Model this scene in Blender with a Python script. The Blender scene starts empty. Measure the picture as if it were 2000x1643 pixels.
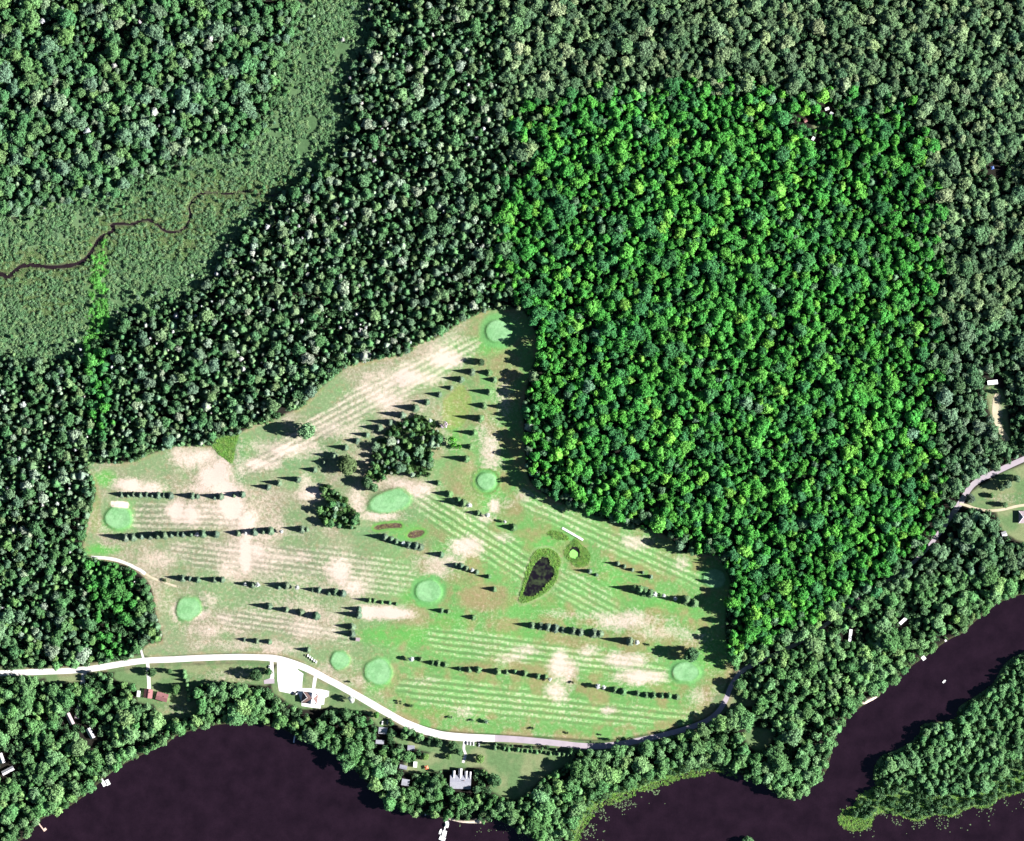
import bpy, math, random
import numpy as np
from mathutils import Vector
random.seed(7); RNG = np.random.default_rng(7)
sc = bpy.context.scene
COL = sc.collection
R = math.radians
M = 0.6                                   # metres per photograph pixel
def W(px, py): return ((px-1000.0)*M, (821.5-py)*M)

# ------------------------------------------------------------------ camera
CAM_H = 5000.0
cd = bpy.data.cameras.new('camera'); cam = bpy.data.objects.new('camera', cd); COL.objects.link(cam)
cam.location = (0, 0, CAM_H); cam.rotation_euler = (0, 0, 0)
cd.sensor_width = 36; cd.sensor_fit = 'HORIZONTAL'; cd.lens = 36*CAM_H/(2000*M)
cd.clip_start = 10; cd.clip_end = 20000
sc.camera = cam
# ------------------------------------------------------------------ sky and sun
SUN_EL = R(26); SUN_DIR = Vector((math.cos(SUN_EL)*0.995, -math.cos(SUN_EL)*0.10, math.sin(SUN_EL)))
w = bpy.data.worlds.new('World'); sc.world = w; w.use_nodes = True
nt = w.node_tree; bg = nt.nodes['Background']
sky = nt.nodes.new('ShaderNodeTexSky'); sky.sky_type = 'NISHITA'; sky.sun_disc = False
sky.sun_elevation = SUN_EL; sky.sun_rotation = R(96); sky.altitude = 3000; sky.air_density = 0.5; sky.dust_density = 0.3
nt.links.new(sky.outputs[0], bg.inputs[0]); bg.inputs[1].default_value = 0.05
ld = bpy.data.lights.new('sun', 'SUN'); ld.energy = 5.0; ld.angle = R(0.5); ld.color = (1.0, 0.975, 0.945)
sun = bpy.data.objects.new('sun', ld); COL.objects.link(sun); sun.location = (2000, -200, 1000)
sun.rotation_euler = (-SUN_DIR).to_track_quat('-Z', 'Y').to_euler()
vs = sc.view_settings; vs.view_transform = 'Standard'; vs.look = 'None'; vs.gamma = 1; vs.use_curve_mapping = False
vs.exposure = 1.8

# ------------------------------------------------------------------ numpy helpers (all in photograph pixels)
def smooth(poly, n=4):
    P = np.array(poly, float); N = len(P); out = []
    for i in range(N):
        a, b, c, d = P[i-1], P[i], P[(i+1) % N], P[(i+2) % N]
        for t in np.linspace(0, 1, n, endpoint=False):
            out.append(0.5*((2*b)+(c-a)*t+(2*a-5*b+4*c-d)*t*t+(3*b-a-3*c+d)*t**3))
    return np.array(out)
def smooth_line(pts, n=6):
    P = np.array(pts, float); P = np.vstack([2*P[0]-P[1], P, 2*P[-1]-P[-2]]); out = []
    for i in range(1, len(P)-2):
        a, b, c, d = P[i-1], P[i], P[i+1], P[i+2]
        for t in np.linspace(0, 1, n, endpoint=False):
            out.append(0.5*((2*b)+(c-a)*t+(2*a-5*b+4*c-d)*t*t+(3*b-a-3*c+d)*t**3))
    out.append(P[-2]); return np.array(out)
def seg_d2(x, y, a, b):
    ab = b-a; L = max((ab**2).sum(), 1e-9)
    t = np.clip(((x-a[0])*ab[0]+(y-a[1])*ab[1])/L, 0, 1)
    return (x-a[0]-t*ab[0])**2+(y-a[1]-t*ab[1])**2
def sd(poly, x, y, reach=40):              # signed distance, negative inside
    P = np.asarray(poly, float); x = np.asarray(x, float); y = np.asarray(y, float)
    out = np.full(x.shape, float(reach))
    m = (x > P[:, 0].min()-reach) & (x < P[:, 0].max()+reach) & (y > P[:, 1].min()-reach) & (y < P[:, 1].max()+reach)
    if not m.any(): return out
    xs, ys = x[m], y[m]; d = np.full(xs.shape, 1e12); ins = np.zeros(xs.shape, bool)
    for i in range(len(P)):
        a, b = P[i-1], P[i]
        d = np.minimum(d, seg_d2(xs, ys, a, b))
        if a[1] != b[1]:
            c = ((a[1] > ys) != (b[1] > ys)) & (xs < (b[0]-a[0])*(ys-a[1])/(b[1]-a[1])+a[0])
            ins ^= c
    d = np.sqrt(d); out[m] = np.where(ins, -d, np.minimum(d, reach)); return out
def dl(pts, x, y, reach=40):
    P = np.asarray(pts, float); x = np.asarray(x, float); y = np.asarray(y, float)
    out = np.full(x.shape, float(reach))
    m = (x > P[:, 0].min()-reach) & (x < P[:, 0].max()+reach) & (y > P[:, 1].min()-reach) & (y < P[:, 1].max()+reach)
    if not m.any(): return out
    xs, ys = x[m], y[m]; d = np.full(xs.shape, 1e12)
    for i in range(1, len(P)): d = np.minimum(d, seg_d2(xs, ys, P[i-1], P[i]))
    out[m] = np.minimum(np.sqrt(d), reach); return out
def ss(e0, e1, v):
    t = np.clip((v-e0)/(e1-e0), 0, 1); return t*t*(3-2*t)
_lat = {}
def vn(x, y, scale, seed):                 # value noise 0..1
    if seed not in _lat: _lat[seed] = np.random.default_rng(seed).random((256, 256))
    L = _lat[seed]; u = np.asarray(x)/scale+37.3; v = np.asarray(y)/scale+91.7
    i = np.floor(u).astype(int); j = np.floor(v).astype(int); fu = u-i; fv = v-j
    fu = fu*fu*(3-2*fu); fv = fv*fv*(3-2*fv); g = lambda a, b: L[a & 255, b & 255]
    return (g(i, j)*(1-fu)+g(i+1, j)*fu)*(1-fv)+(g(i, j+1)*(1-fu)+g(i+1, j+1)*fu)*fv
def fbm(x, y, scale, seed, o=3):
    s = 0; a = 1; t = 0
    for k in range(o): s = s+a*vn(x, y, scale/2**k, seed+k*17); t += a; a *= .5
    return s/t
def ell(x, y, cx, cy, rx, ry, ang=0):      # 1 at the rim of the ellipse
    c, s = math.cos(R(ang)), math.sin(R(ang)); dx, dy = x-cx, y-cy
    return np.sqrt(((dx*c+dy*s)/rx)**2+((-dx*s+dy*c)/ry)**2)
def gell(x, y, cx, cy, rx, ry, ang=0):      # irregular green outline
    e = ell(x, y, cx, cy, rx, ry, ang); th = np.arctan2(y-cy, x-cx)
    return e/(1+(.04*np.sin(2*th+cx))+.03*np.sin(3*th+cy)+.015*np.sin(5*th+cx*.7))
def ellpoly(cx, cy, rx, ry, ang=0, n=20, wob=0.06, seed=1):
    r = random.Random(seed); c, s = math.cos(R(ang)), math.sin(R(ang)); o = []
    for k in range(n):
        a = 2*math.pi*k/n; q = 1+r.uniform(-wob, wob); u, v = rx*q*math.cos(a), ry*q*math.sin(a)
        o.append((cx+u*c-v*s, cy+u*s+v*c))
    return np.array(o)

# ------------------------------------------------------------------ plan of the place
GOLF = smooth([(172,905),(230,905),(262,900),(300,885),(345,872),(380,868),(410,872),(430,852),(465,848),(500,828),(530,822),(560,808),
 (590,795),(604,780),(630,755),(655,735),(680,715),(720,706),(760,697),(800,688),(812,673),(850,661),(880,642),(905,627),(940,611),(975,604),
 (1020,606),(1040,640),(1050,670),(1045,700),(1032,740),(1022,790),(1023,850),(1027,910),(1034,940),(1062,965),(1100,985),(1130,995),(1165,1010),
 (1200,1020),(1240,1030),(1275,1037),(1312,1054),(1330,1078),(1360,1082),(1400,1085),(1414,1110),(1426,1135),(1420,1180),(1416,1220),(1420,1270),
 (1434,1300),(1424,1325),(1412,1352),(1400,1378),(1375,1402),(1310,1424),(1250,1436),(1190,1446),(1080,1440),(980,1434),(890,1429),(835,1420),
 (790,1404),(735,1374),(670,1338),(610,1305),(560,1283),(500,1277),(430,1277),(340,1281),(290,1284),(278,1272),(290,1258),(314,1254),(317,1240),
 (305,1200),(300,1165),(290,1138),(262,1112),(226,1098),(182,1092),(162,1072),(168,1040),(176,1000),(188,966),(180,930)], 2)
WET = smooth([(-150,400),(0,432),(90,402),(150,388),(250,370),(330,332),(420,300),(480,290),(520,250),(552,170),(560,100),(588,40),(600,-150),(725,-150),
 (716,40),(720,80),(692,120),(680,160),(670,210),(680,240),(652,290),(610,330),(560,372),(520,402),(480,432),(450,480),(420,530),(390,562),(330,590),
 (280,602),(230,614),(200,652),(150,688),(80,706),(0,690),(-150,680)], 3)
LAKE = smooth([(-140,1770),(20,1655),(60,1625),(75,1602),(130,1577),(165,1552),(200,1522),(225,1502),(250,1487),(300,1462),(325,1451),(345,1436),
 (390,1421),(440,1413),(480,1412),(520,1416),(560,1426),(582,1441),(602,1451),(640,1463),(665,1481),(690,1501),(720,1531),(750,1561),(780,1581),(810,1592),
 (830,1590),(870,1598),(905,1606),(945,1607),(970,1601),(1000,1613),(1040,1636),(1060,1655),(1075,1690),(1080,1770)], 3)
RIVER = smooth([(1105,1770),(1118,1660),(1130,1620),(1150,1586),(1180,1561),(1240,1541),(1300,1521),(1350,1506),(1400,1500),(1430,1505),(1470,1524),(1500,1536),
 (1528,1558),(1560,1556),(1590,1530),(1610,1510),(1621,1480),(1625,1455),(1640,1420),(1660,1396),(1690,1374),(1713,1361),(1735,1336),(1755,1318),
 (1780,1300),(1800,1286),(1850,1250),(1880,1235),(1900,1216),(1925,1196),(1950,1176),(2000,1158),(2130,1110),(2130,1205),(2000,1274),(1962,1299),
 (1940,1336),(1904,1362),(1874,1382),(1864,1408),(1806,1414),(1794,1438),(1764,1460),(1720,1480),(1706,1512),(1712,1536),(1682,1552),(1668,1576),(1664,1596),(1690,1600),(1722,1586),(1760,1592),
 (1796,1602),(1826,1590),(1860,1592),(1890,1576),(1930,1574),(1955,1556),(2000,1544),(2130,1500),(2130,1770)], 3)
CREEK = smooth_line([(-140,500),(-60,545),(0,536),(15,541),(40,521),(62,518),(100,522),(140,518),(165,508),(180,490),(195,466),(213,455),(222,449),(218,440),
 (240,437),(258,438),(285,429),(305,438),(325,452),(350,452),(365,440),(372,420),(370,405),(380,388),(395,378),(420,376),(450,379),(490,373),(530,383),(556,370)], 4)
POND = smooth([(1060,1086),(1072,1091),(1076,1104),(1083,1111),(1082,1126),(1067,1143),(1054,1158),(1033,1166),(1021,1161),(1027,1143),(1037,1116),(1045,1100)], 3)
PONDRIM = smooth([(1058,1072),(1076,1072),(1095,1091),(1091,1114),(1087,1134),(1067,1157),(1033,1175),(1016,1177),(1015,1167),(1023,1134),(1036,1094),(1047,1076)], 3)
MARSH1 = smooth([(1125,1052),(1134,1062),(1149,1076),(1153,1090),(1145,1105),(1127,1108),(1118,1100),(1104,1087),(1104,1072),(1118,1059)], 3)
POOL = ellpoly(1122, 1080, 11, 13, 10, seed=3)
ALGAE = ellpoly(1120, 1083, 8.5, 9.5, 0, seed=5, wob=.12)
MARSH2 = smooth([(1068,1042),(1078,1036),(1094,1039),(1110,1048),(1107,1055),(1087,1054),(1076,1047)], 3)
REEDTRI = smooth([(414,872),(436,852),(466,850),(460,872),(455,904),(444,900)], 2)
BED1 = smooth([(729,1032),(735,1026),(758,1022),(779,1021),(786,1027),(781,1032),(754,1033),(737,1036)], 3)
BED2 = ellpoly(812, 1043, 18, 8.5, -14, seed=8)
GROVE = [(770,830),(800,815),(830,812),(855,828),(863,850),(852,890),(838,930),(805,930),(780,925),(745,938),(722,950),(715,930),(728,882),(736,862),(752,846)]
THICKET = [(627,950),(640,945),(660,956),(680,978),(700,1004),(709,1022),(690,1036),(660,1031),(632,1022),(616,1000),(640,985),(627,967)]
ROAD = smooth_line([(-120,1318),(0,1315),(90,1312),(165,1308),(270,1292),(340,1288),(430,1284),(500,1284),(545,1288),(592,1303),(640,1327),(700,1360),(750,1389),
 (800,1416),(850,1433),(900,1440),(1000,1444),(1080,1451),(1150,1458),(1200,1455),(1250,1446),(1310,1432),(1360,1417),(1395,1398),(1416,1370),(1428,1340),
 (1450,1311),(1490,1290),(1560,1255),(1620,1215),(1690,1162),(1770,1110),(1812,1070),(1842,1030),(1874,985),(1902,945),(1950,920),(2000,897),(2120,850)], 6)
DRIVES = {'driveway': [
 ([(272,1236),(274,1262),(279,1282),(283,1292)],4.5,'narrow pale driveway leaving the road beside the dark wood edge'),
 ([(165,1308),(163,1325),(160,1345),(155,1380),(150,1400)],9,'short pale driveway leading into the woods toward a pink-grey roof'),
 ([(288,1292),(290,1315),(291,1335),(291,1346)],7,'pale driveway to the red-brown roofed house'),
 ([(530,1287),(531,1305),(531,1325),(520,1331)],7,'white gravel spur beside the big parking lot'),
 ([(618,1316),(614,1332),(612,1348)],7,'white walk from the road to the clubhouse terrace'),
 ([(908,1444),(906,1462),(909,1475),(904,1490)],5,'pale drive to the large grey roofed lake house'),
 ([(1874,984),(1890,988),(1905,993),(1925,997),(1945,997),(1965,994),(1992,988),(2060,980)],5,'curved tan drive across the eastern lawn'),
 ([(1950,770),(1944,790),(1945,815),(1955,840),(1968,862)],12,'bare tan track in the clearing south of the long white trailer')],
 'cart_path': [([(178,1089),(205,1090),(228,1094),(252,1103),(272,1113),(284,1121)],6,'white cart path along the curved wood edge'),
 ([(284,1121),(300,1130),(322,1138),(345,1146)],4,'faint worn cart track running on from the white path')]}
GREENS = [  # cx, cy, rx, ry, ang, apron, label
 (974,648,25,21,0,1.9,'bright putting green beside the tall forest edge at the tip of the course'),
 (950,940,17,17,0,1.75,'round bright putting green inside a raised ring of grass'),
 (763,979,39,22,-12,1.25,'large pale oval putting green above the two brown beds'),
 (231,1011,26,22,0,1.35,'putting green beside the white sand bunker near the western woods'),
 (368,1189,24,23,0,1.25,'round putting green on dry grass east of the curved wood'),
 (837,1155,24,22,0,1.7,'putting green in a vivid green patch at the end of a striped fairway'),
 (739,1312,28,24,20,1.35,'putting green just across the road from the clubhouse'),
 (1340,1313,25,20,0,1.6,'putting green under the lone leafy tree at the eastern end'),
 (1396,1130,21,19,0,1.4,'putting green lying wholly in the shade of the eastern forest'),
 (664,1290,19,17,0,1.3,'small practice green between the parked golf carts and the tee mound')]
FAIRWAYS = [ # polygon, direction angle of the stripes in image (deg), period px, amp, label
 ([(475,928),(473,897),(560,845),(640,792),(720,745),(800,705),(880,668),(932,660),(936,690),(890,722),(800,775),(700,826),(600,874),(520,917)],-27.5,11.5,.30,'long dry diagonal fairway below the northern forest edge'),
 ([(262,985),(330,980),(420,983),(468,985),(490,1000),(490,1030),(430,1036),(330,1037),(262,1036)],1.5,11,.26,'short striped fairway between the two western spruce rows'),
 ([(330,1062),(480,1056),(600,1066),(720,1080),(800,1100),(806,1150),(740,1165),(640,1135),(500,1120),(380,1108)],7.5,11,.24,'wide pale striped fairway running to the vivid green patch'),
 ([(428,1192),(520,1198),(620,1214),(700,1232),(690,1258),(600,1246),(500,1236),(430,1222)],9,10,.26,'striped fairway south of the four spaced spruces'),
 ([(812,975),(832,955),(862,962),(960,1025),(1042,1080),(1026,1135),(1000,1130),(920,1082),(850,1035)],32,13,.34,'green striped fairway from the oval green to the pond'),
 ([(1092,1112),(1130,1118),(1200,1160),(1215,1195),(1190,1210),(1120,1195),(1080,1160)],28,12,.26,'striped fairway piece east of the dark pond'),
 ([(1012,985),(1032,962),(1100,992),(1200,1030),(1330,1088),(1376,1130),(1370,1150),(1300,1130),(1200,1090),(1150,1060),(1060,1020)],24,12.5,.28,'striped fairway under the eastern forest edge'),
 ([(845,1228),(950,1230),(1100,1256),(1200,1272),(1306,1300),(1304,1340),(1180,1318),(1060,1302),(940,1292),(845,1272)],7,12,.32,'striped fairway between the two southern spruce rows'),
 ([(772,1325),(850,1318),(960,1332),(1100,1356),(1250,1378),(1365,1382),(1372,1400),(1300,1416),(1180,1418),(1040,1408),(900,1394),(800,1372)],6,12.5,.32,'striped fairway along the white road')]
FAIRWAYS = [(smooth(p, 3), a, per, amp, lab) for p, a, per, amp, lab in FAIRWAYS]
LAWNS = [[(92,1322),(157,1318),(158,1331),(100,1337)],
 [(225,1312),(300,1300),(400,1296),(525,1297),(532,1325),(520,1340),(480,1336),(392,1337),(374,1360),(390,1372),(382,1396),(340,1406),(310,1400),(300,1376),(268,1371),(264,1336),(230,1331)],
 [(588,1306),(690,1368),(745,1400),(765,1418),(740,1422),(718,1396),(690,1387),(640,1384),(590,1385),(545,1362),(530,1345),(538,1300)],
 [(770,1438),(830,1448),(900,1452),(1000,1458),(1116,1470),(1110,1490),(1060,1520),(1030,1550),(1000,1562),(960,1545),(950,1506),(924,1500),(870,1504),(800,1512),(790,1490),(840,1470),(780,1456)],
 [(1456,1424),(1500,1424),(1512,1440),(1490,1466),(1462,1458)],
 [(1405,1352),(1388,1378),(1470,1380),(1475,1366)],
 [(1890,985),(1898,960),(1930,940),(2000,905),(2140,870),(2140,1080),(1985,1056),(1950,1022),(1945,1002),(1905,992)],
 [(1926,756),(1958,762),(1967,800),(1973,850),(1964,866),(1944,832),(1930,800)],
 [(1585,242),(1625,248),(1628,256),(1595,255)]]
LAWNS = [smooth(p, 2) for p in LAWNS]
ISLE = smooth([(2140,1210),(2000,1283),(1965,1308),(1940,1346),(1912,1368),(1880,1388),(1870,1413),(1812,1420),(1800,1444),(1770,1468),(1726,1488),(1718,1516),(1732,1534),
 (1760,1528),(1800,1540),(1850,1546),(1900,1545),(1935,1534),(1965,1506),(1995,1474),(2140,1415)], 2)
BRIGHT = [(1030,280),(1005,245),(1050,200),(1150,185),(1350,172),(1500,172),(1650,185),(1750,200),(1808,240),(1814,350),(1822,500),(1816,700),(1822,850),(1830,1000),
 (1780,1080),(1700,1150),(1560,1240),(1440,1305),(1412,1180),(1400,1080),(1280,1030),(1030,940),(1020,800),(1045,680),(1020,610),(985,560),(968,480),(982,400)]
STRIPW = [(176,470),(206,465),(208,600),(215,700),(212,860),(182,860),(166,700),(176,600)]
STRIPS = [(180,1095),(225,1098),(262,1115),(262,1160),(250,1210),(256,1280),(200,1290),(178,1200)]
SAND = [np.array([(217,979.5),(233,979),(250,981),(251.5,986),(250,992),(233,991),(218,990),(216,985)]), smooth([(872,1598),(890,1602),(910,1604),(930,1602),(948,1600),(940,1608),(905,1610),(885,1606)],2),
        smooth([(1682,1374),(1698,1366),(1712,1360),(1716,1366),(1704,1375)],2)]
DRY = [(255,948,26,11,1),(290,955,26,11,.9),(380,895,38,20,.75),(425,930,32,26,1),(440,952,26,16,1),(345,1000,20,18,.8),(375,1005,20,16,1),(452,990,20,26,1),
 (482,1020,18,16,1),(480,1080,13,38,.9),(440,1110,15,20,.5),(330,1090,40,14,.35),(500,1075,15,15,.7),(612,962,26,16,.8),(800,738,60,16,.85),(870,700,32,20,.9),
 (740,780,40,16,.6),(650,838,60,18,.55),(560,878,60,15,.75),(500,905,36,12,.85),(890,665,40,10,.35),(665,1120,26,26,.95),(690,1145,20,16,.7),(742,1195,46,11,1.1),(775,1200,40,10,1),
 (740,1008,40,9,.65),(915,1068,32,22,.85),(870,1098,40,14,.55),(960,875,16,46,.65),(945,840,16,30,.4),(985,770,14,30,.4),(965,990,10,12,.7),(1240,1060,30,12,.5),(1330,1100,15,15,.45),(1225,1213,70,16,.7),(1290,1235,60,14,.5),
 (1092,1300,22,26,.85),(1112,1312,14,26,.8),(1085,1350,20,18,.75),(1215,1288,50,14,.75),(1255,1322,50,12,.85),(1190,1388,16,8,.7),(1150,1272,20,12,.6),(1030,1270,30,10,.5),
 (560,1190,120,30,.28),(550,1130,110,26,.3),(520,1040,60,20,.28),(640,1150,30,10,.35),(560,1090,40,12,.5),(1000,1285,30,10,.5),(860,1110,30,20,.5),(1100,1200,40,10,.35),(905,1390,20,10,.4),(830,1330,26,9,.35),
 (650,1300,50,10,.25),(420,1230,60,8,.3),(500,1260,90,8,.35),(560,1268,50,10,.4),(390,1200,22,10,.5),(345,1195,12,16,.6),(410,1170,18,14,.45),(700,1330,40,10,.3),(1345,1245,30,16,.35),(1370,1360,24,18,.35),(1050,1440,60,6,.3),
 (820,955,30,12,.7),(790,945,30,8,.5),(600,950,14,20,.6),(700,985,14,24,.55),(720,1008,22,8,.6),(470,915,10,14,.6),(1020,970,16,12,.5),(1000,985,20,12,.3),(980,1050,22,10,.5),(950,1012,14,8,.5),(400,955,30,8,.5),(1000,1440,200,4,.2),
 (450,1318,60,14,.45),(345,1385,34,14,.35),(1080,1128,8,30,.25),(1960,975,30,12,.35),(1945,810,12,40,.6)]

# ------------------------------------------------------------------ materials
def mat(name, build):
    m = bpy.data.materials.new(name); m.use_nodes = True; n = m.node_tree; n.nodes.clear()
    out = n.nodes.new('ShaderNodeOutputMaterial'); s = build(n); n.links.new(s, out.inputs['Surface']); return m
def N(n, t, **kw):
    x = n.nodes.new(t)
    for k, v in kw.items(): setattr(x, k, v)
    return x
def math_n(n, op, a, b=None, clamp=False):
    x = N(n, 'ShaderNodeMath', operation=op, use_clamp=clamp)
    for i, v in enumerate((a, b)):
        if v is None: continue
        if isinstance(v, (int, float)): x.inputs[i].default_value = v
        else: n.links.new(v, x.inputs[i])
    return x.outputs[0]
def noise(n, scale, detail=3, rough=.55, coord='Object'):
    tc = N(n, 'ShaderNodeTexCoord'); x = N(n, 'ShaderNodeTexNoise'); x.inputs['Scale'].default_value = scale
    x.inputs['Detail'].default_value = detail; x.inputs['Roughness'].default_value = rough
    n.links.new(tc.outputs[coord], x.inputs['Vector']); return x.outputs['Fac']
def scale_col(n, col, fac):
    x = N(n, 'ShaderNodeVectorMath', operation='SCALE')
    n.links.new(col, x.inputs[0])
    if isinstance(fac, (int, float)): x.inputs['Scale'].default_value = fac
    else: n.links.new(fac, x.inputs['Scale'])
    return x.outputs[0]
def mixc(n, fac, a, b):
    x = N(n, 'ShaderNodeMix', data_type='RGBA')
    if isinstance(fac, (int, float)): x.inputs['Factor'].default_value = fac
    else: n.links.new(fac, x.inputs['Factor'])
    for i, v in ((6, a), (7, b)):
        if isinstance(v, tuple): x.inputs[i].default_value = (*v[:3], 1)
        else: n.links.new(v, x.inputs[i])
    return x.outputs[2]
def rng(n, v, a, b, c, d):
    x = N(n, 'ShaderNodeMapRange'); n.links.new(v, x.inputs[0])
    for i, q in enumerate((a, b, c, d)): x.inputs[i+1].default_value = q
    return x.outputs[0]
def principled(n, col, rough=.9, spec=.2, bump=None, bd=.1, metal=0):
    p = N(n, 'ShaderNodeBsdfPrincipled')
    if isinstance(col, tuple): p.inputs['Base Color'].default_value = (*col[:3], 1)
    else: n.links.new(col, p.inputs['Base Color'])
    p.inputs['Roughness'].default_value = rough; p.inputs['Specular IOR Level'].default_value = spec; p.inputs['Metallic'].default_value = metal
    if bump is not None:
        b = N(n, 'ShaderNodeBump'); b.inputs['Strength'].default_value = 1; b.inputs['Distance'].default_value = bd
        n.links.new(bump, b.inputs['Height']); n.links.new(b.outputs[0], p.inputs['Normal'])
    return p.outputs[0]
def plain(name, col, var=.15, sc_=1.5, rough=.8, spec=.25, metal=0):
    def b(n):
        f = noise(n, sc_, 4); g = noise(n, sc_*9, 2)
        k = math_n(n, 'ADD', rng(n, f, .25, .75, 1-var, 1+var), rng(n, g, .25, .75, -var*.5, var*.5))
        c = N(n, 'ShaderNodeRGB'); c.outputs[0].default_value = (*col, 1)
        return principled(n, scale_col(n, c.outputs[0], k), rough, spec, metal=metal)
    return mat(name, b)
def ground_build(n):
    col = N(n, 'ShaderNodeAttribute', attribute_name='Col').outputs['Color']
    dry = N(n, 'ShaderNodeAttribute', attribute_name='dry').outputs['Fac']
    ph = N(n, 'ShaderNodeAttribute', attribute_name='phase').outputs['Fac']
    amp = N(n, 'ShaderNodeAttribute', attribute_name='amp').outputs['Fac']
    n1 = noise(n, .055, 4, .6); n2 = noise(n, .28, 4, .65); n3 = noise(n, 1.1, 3, .7)
    ph2 = math_n(n, 'ADD', ph, math_n(n, 'MULTIPLY', math_n(n, 'SUBTRACT', n1, .5), .45))
    s = math_n(n, 'SINE', math_n(n, 'MULTIPLY', ph2, 2*math.pi))
    s = math_n(n, 'MULTIPLY', rng(n, s, -.7, .7, -1, 1), rng(n, n2, .32, .68, .1, 1.5))
    st = math_n(n, 'ADD', 1.0, math_n(n, 'MULTIPLY', s, amp))
    grain = math_n(n, 'MULTIPLY', rng(n, n3, .25, .75, .68, 1.32), rng(n, n2, .25, .75, .80, 1.20))
    n4 = noise(n, .16, 4, .7); turf = rng(n, dry, .03, .10, 0, 1)
    mot = mixc(n, math_n(n, 'MULTIPLY', rng(n, n4, .52, .66, 0, .42), turf), col, (.25, .175, .105))
    mot = mixc(n, math_n(n, 'MULTIPLY', rng(n, n4, .46, .34, 0, .35), turf), mot, (.085, .235, .06))
    c = scale_col(n, scale_col(n, mot, st), grain)
    d = math_n(n, 'ADD', dry, math_n(n, 'MULTIPLY', math_n(n, 'SUBTRACT', n2, .5), 1.25))
    d = math_n(n, 'ADD', d, math_n(n, 'MULTIPLY', math_n(n, 'SUBTRACT', n3, .5), 1.0))
    d = math_n(n, 'SUBTRACT', d, math_n(n, 'MULTIPLY', math_n(n, 'MULTIPLY', s, amp), -.38))
    d = math_n(n, 'MULTIPLY', rng(n, d, .26, .92, 0, 1), rng(n, dry, .02, .12, 0, 1))
    tan = scale_col(n, mixc(n, n1, (.50, .385, .33), (.48, .405, .34)), rng(n, n3, .2, .8, .8, 1.2))
    c = mixc(n, d, c, tan)
    return principled(n, c, 1.0, 0.0, bump=n3, bd=.12)
M_GROUND = mat('grass_ground', ground_build)
def foliage_build(n):
    a = N(n, 'ShaderNodeAttribute', attribute_name='tint', attribute_type='INSTANCER')
    f = noise(n, .9, 3); g = N(n, 'ShaderNodeNewGeometry').outputs['Random Per Island']
    k = math_n(n, 'MULTIPLY', rng(n, f, .3, .7, .75, 1.25), rng(n, g, 0, 1, .65, 1.35))
    c = scale_col(n, a.outputs['Color'], k)
    d = N(n, 'ShaderNodeBsdfDiffuse'); n.links.new(c, d.inputs[0])
    t = N(n, 'ShaderNodeBsdfTranslucent'); n.links.new(scale_col(n, c, .9), t.inputs[0])
    m = N(n, 'ShaderNodeMixShader'); m.inputs[0].default_value = .18
    n.links.new(d.outputs[0], m.inputs[1]); n.links.new(t.outputs[0], m.inputs[2]); return m.outputs[0]
M_LEAF = mat('foliage', foliage_build)
M_BARK = plain('bark', (.09, .065, .05), .3, 3, 1, 0)
def water_build(col):
    def b(n):
        f = noise(n, .05, 3); g = noise(n, .9, 3)
        c = N(n, 'ShaderNodeRGB'); c.outputs[0].default_value = (*col, 1)
        return principled(n, scale_col(n, c.outputs[0], math_n(n, 'MULTIPLY', rng(n, f, .3, .7, .72, 1.28), rng(n, g, .3, .7, .85, 1.15))), .12, .5, bump=g, bd=.03)
    return b
M_WATER = mat('dark_water', water_build((.0108, .0050, .0092)))
M_CREEK = mat('brown_creek_water', water_build((.016, .010, .012)))
def pond_build(n):
    f = noise(n, .14, 4); g = noise(n, .9, 3)
    c = mixc(n, rng(n, f, .46, .66, 0, 1), (.006, .004, .008), (.035, .05, .022))
    return principled(n, c, .3, .4, bump=g, bd=.02)
M_POND = mat('weedy_pond_water', pond_build)
M_ALGAE = plain('bright_algae', (.22, .52, .12), .15, .5, 1, 0)
def gravel_build(c1, c2):
    def b(n):
        f = noise(n, .12, 4); g = noise(n, 2.2, 3)
        c = scale_col(n, mixc(n, rng(n, f, .3, .7, 0, 1), c1, c2), rng(n, g, .2, .8, .88, 1.1)); return principled(n, c, .95, .1, bump=g, bd=.02)
    return b
M_GRAVEL = mat('white_gravel', gravel_build((.62, .59, .57), (.50, .46, .44)))
M_TRACK = mat('tan_track', gravel_build((.50, .42, .32), (.38, .34, .22)))
M_CONC = mat('pale_concrete', gravel_build((.74, .72, .70), (.66, .64, .62)))
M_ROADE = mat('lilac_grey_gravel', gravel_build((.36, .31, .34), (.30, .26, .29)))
M_SAND = mat('sand', gravel_build((.70, .58, .47), (.60, .48, .38)))
M_WHITE = plain('white_paint', (.80, .80, .80), .05, .8, .5, .4)
M_CREAM = plain('cream_siding', (.62, .57, .48), .08, .8, .7)
M_DECK = plain('weathered_decking', (.62, .60, .58), .15, 2, .9)
M_DECKT = plain('tan_decking', (.55, .40, .33), .15, 2, .9)
M_GLASS = plain('dark_glass', (.02, .025, .03), .1, 1, .1, .5)
M_TYRE = plain('rubber', (.02, .02, .02), .1, 3, .9)
def roof_build(col):
    def b(n):
        tc = N(n, 'ShaderNodeTexCoord'); wv = N(n, 'ShaderNodeTexWave', wave_type='BANDS', bands_direction='Z'); wv.inputs['Scale'].default_value = 2.2; wv.inputs['Distortion'].default_value = .6
        n.links.new(tc.outputs['Object'], wv.inputs['Vector']); f = noise(n, .6, 4)
        c = N(n, 'ShaderNodeRGB'); c.outputs[0].default_value = (*col, 1)
        k = math_n(n, 'MULTIPLY', rng(n, wv.outputs['Fac'], 0, 1, .85, 1.08), rng(n, f, .25, .75, .8, 1.2))
        return principled(n, scale_col(n, c.outputs[0], k), .85, .2)
    return b
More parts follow.
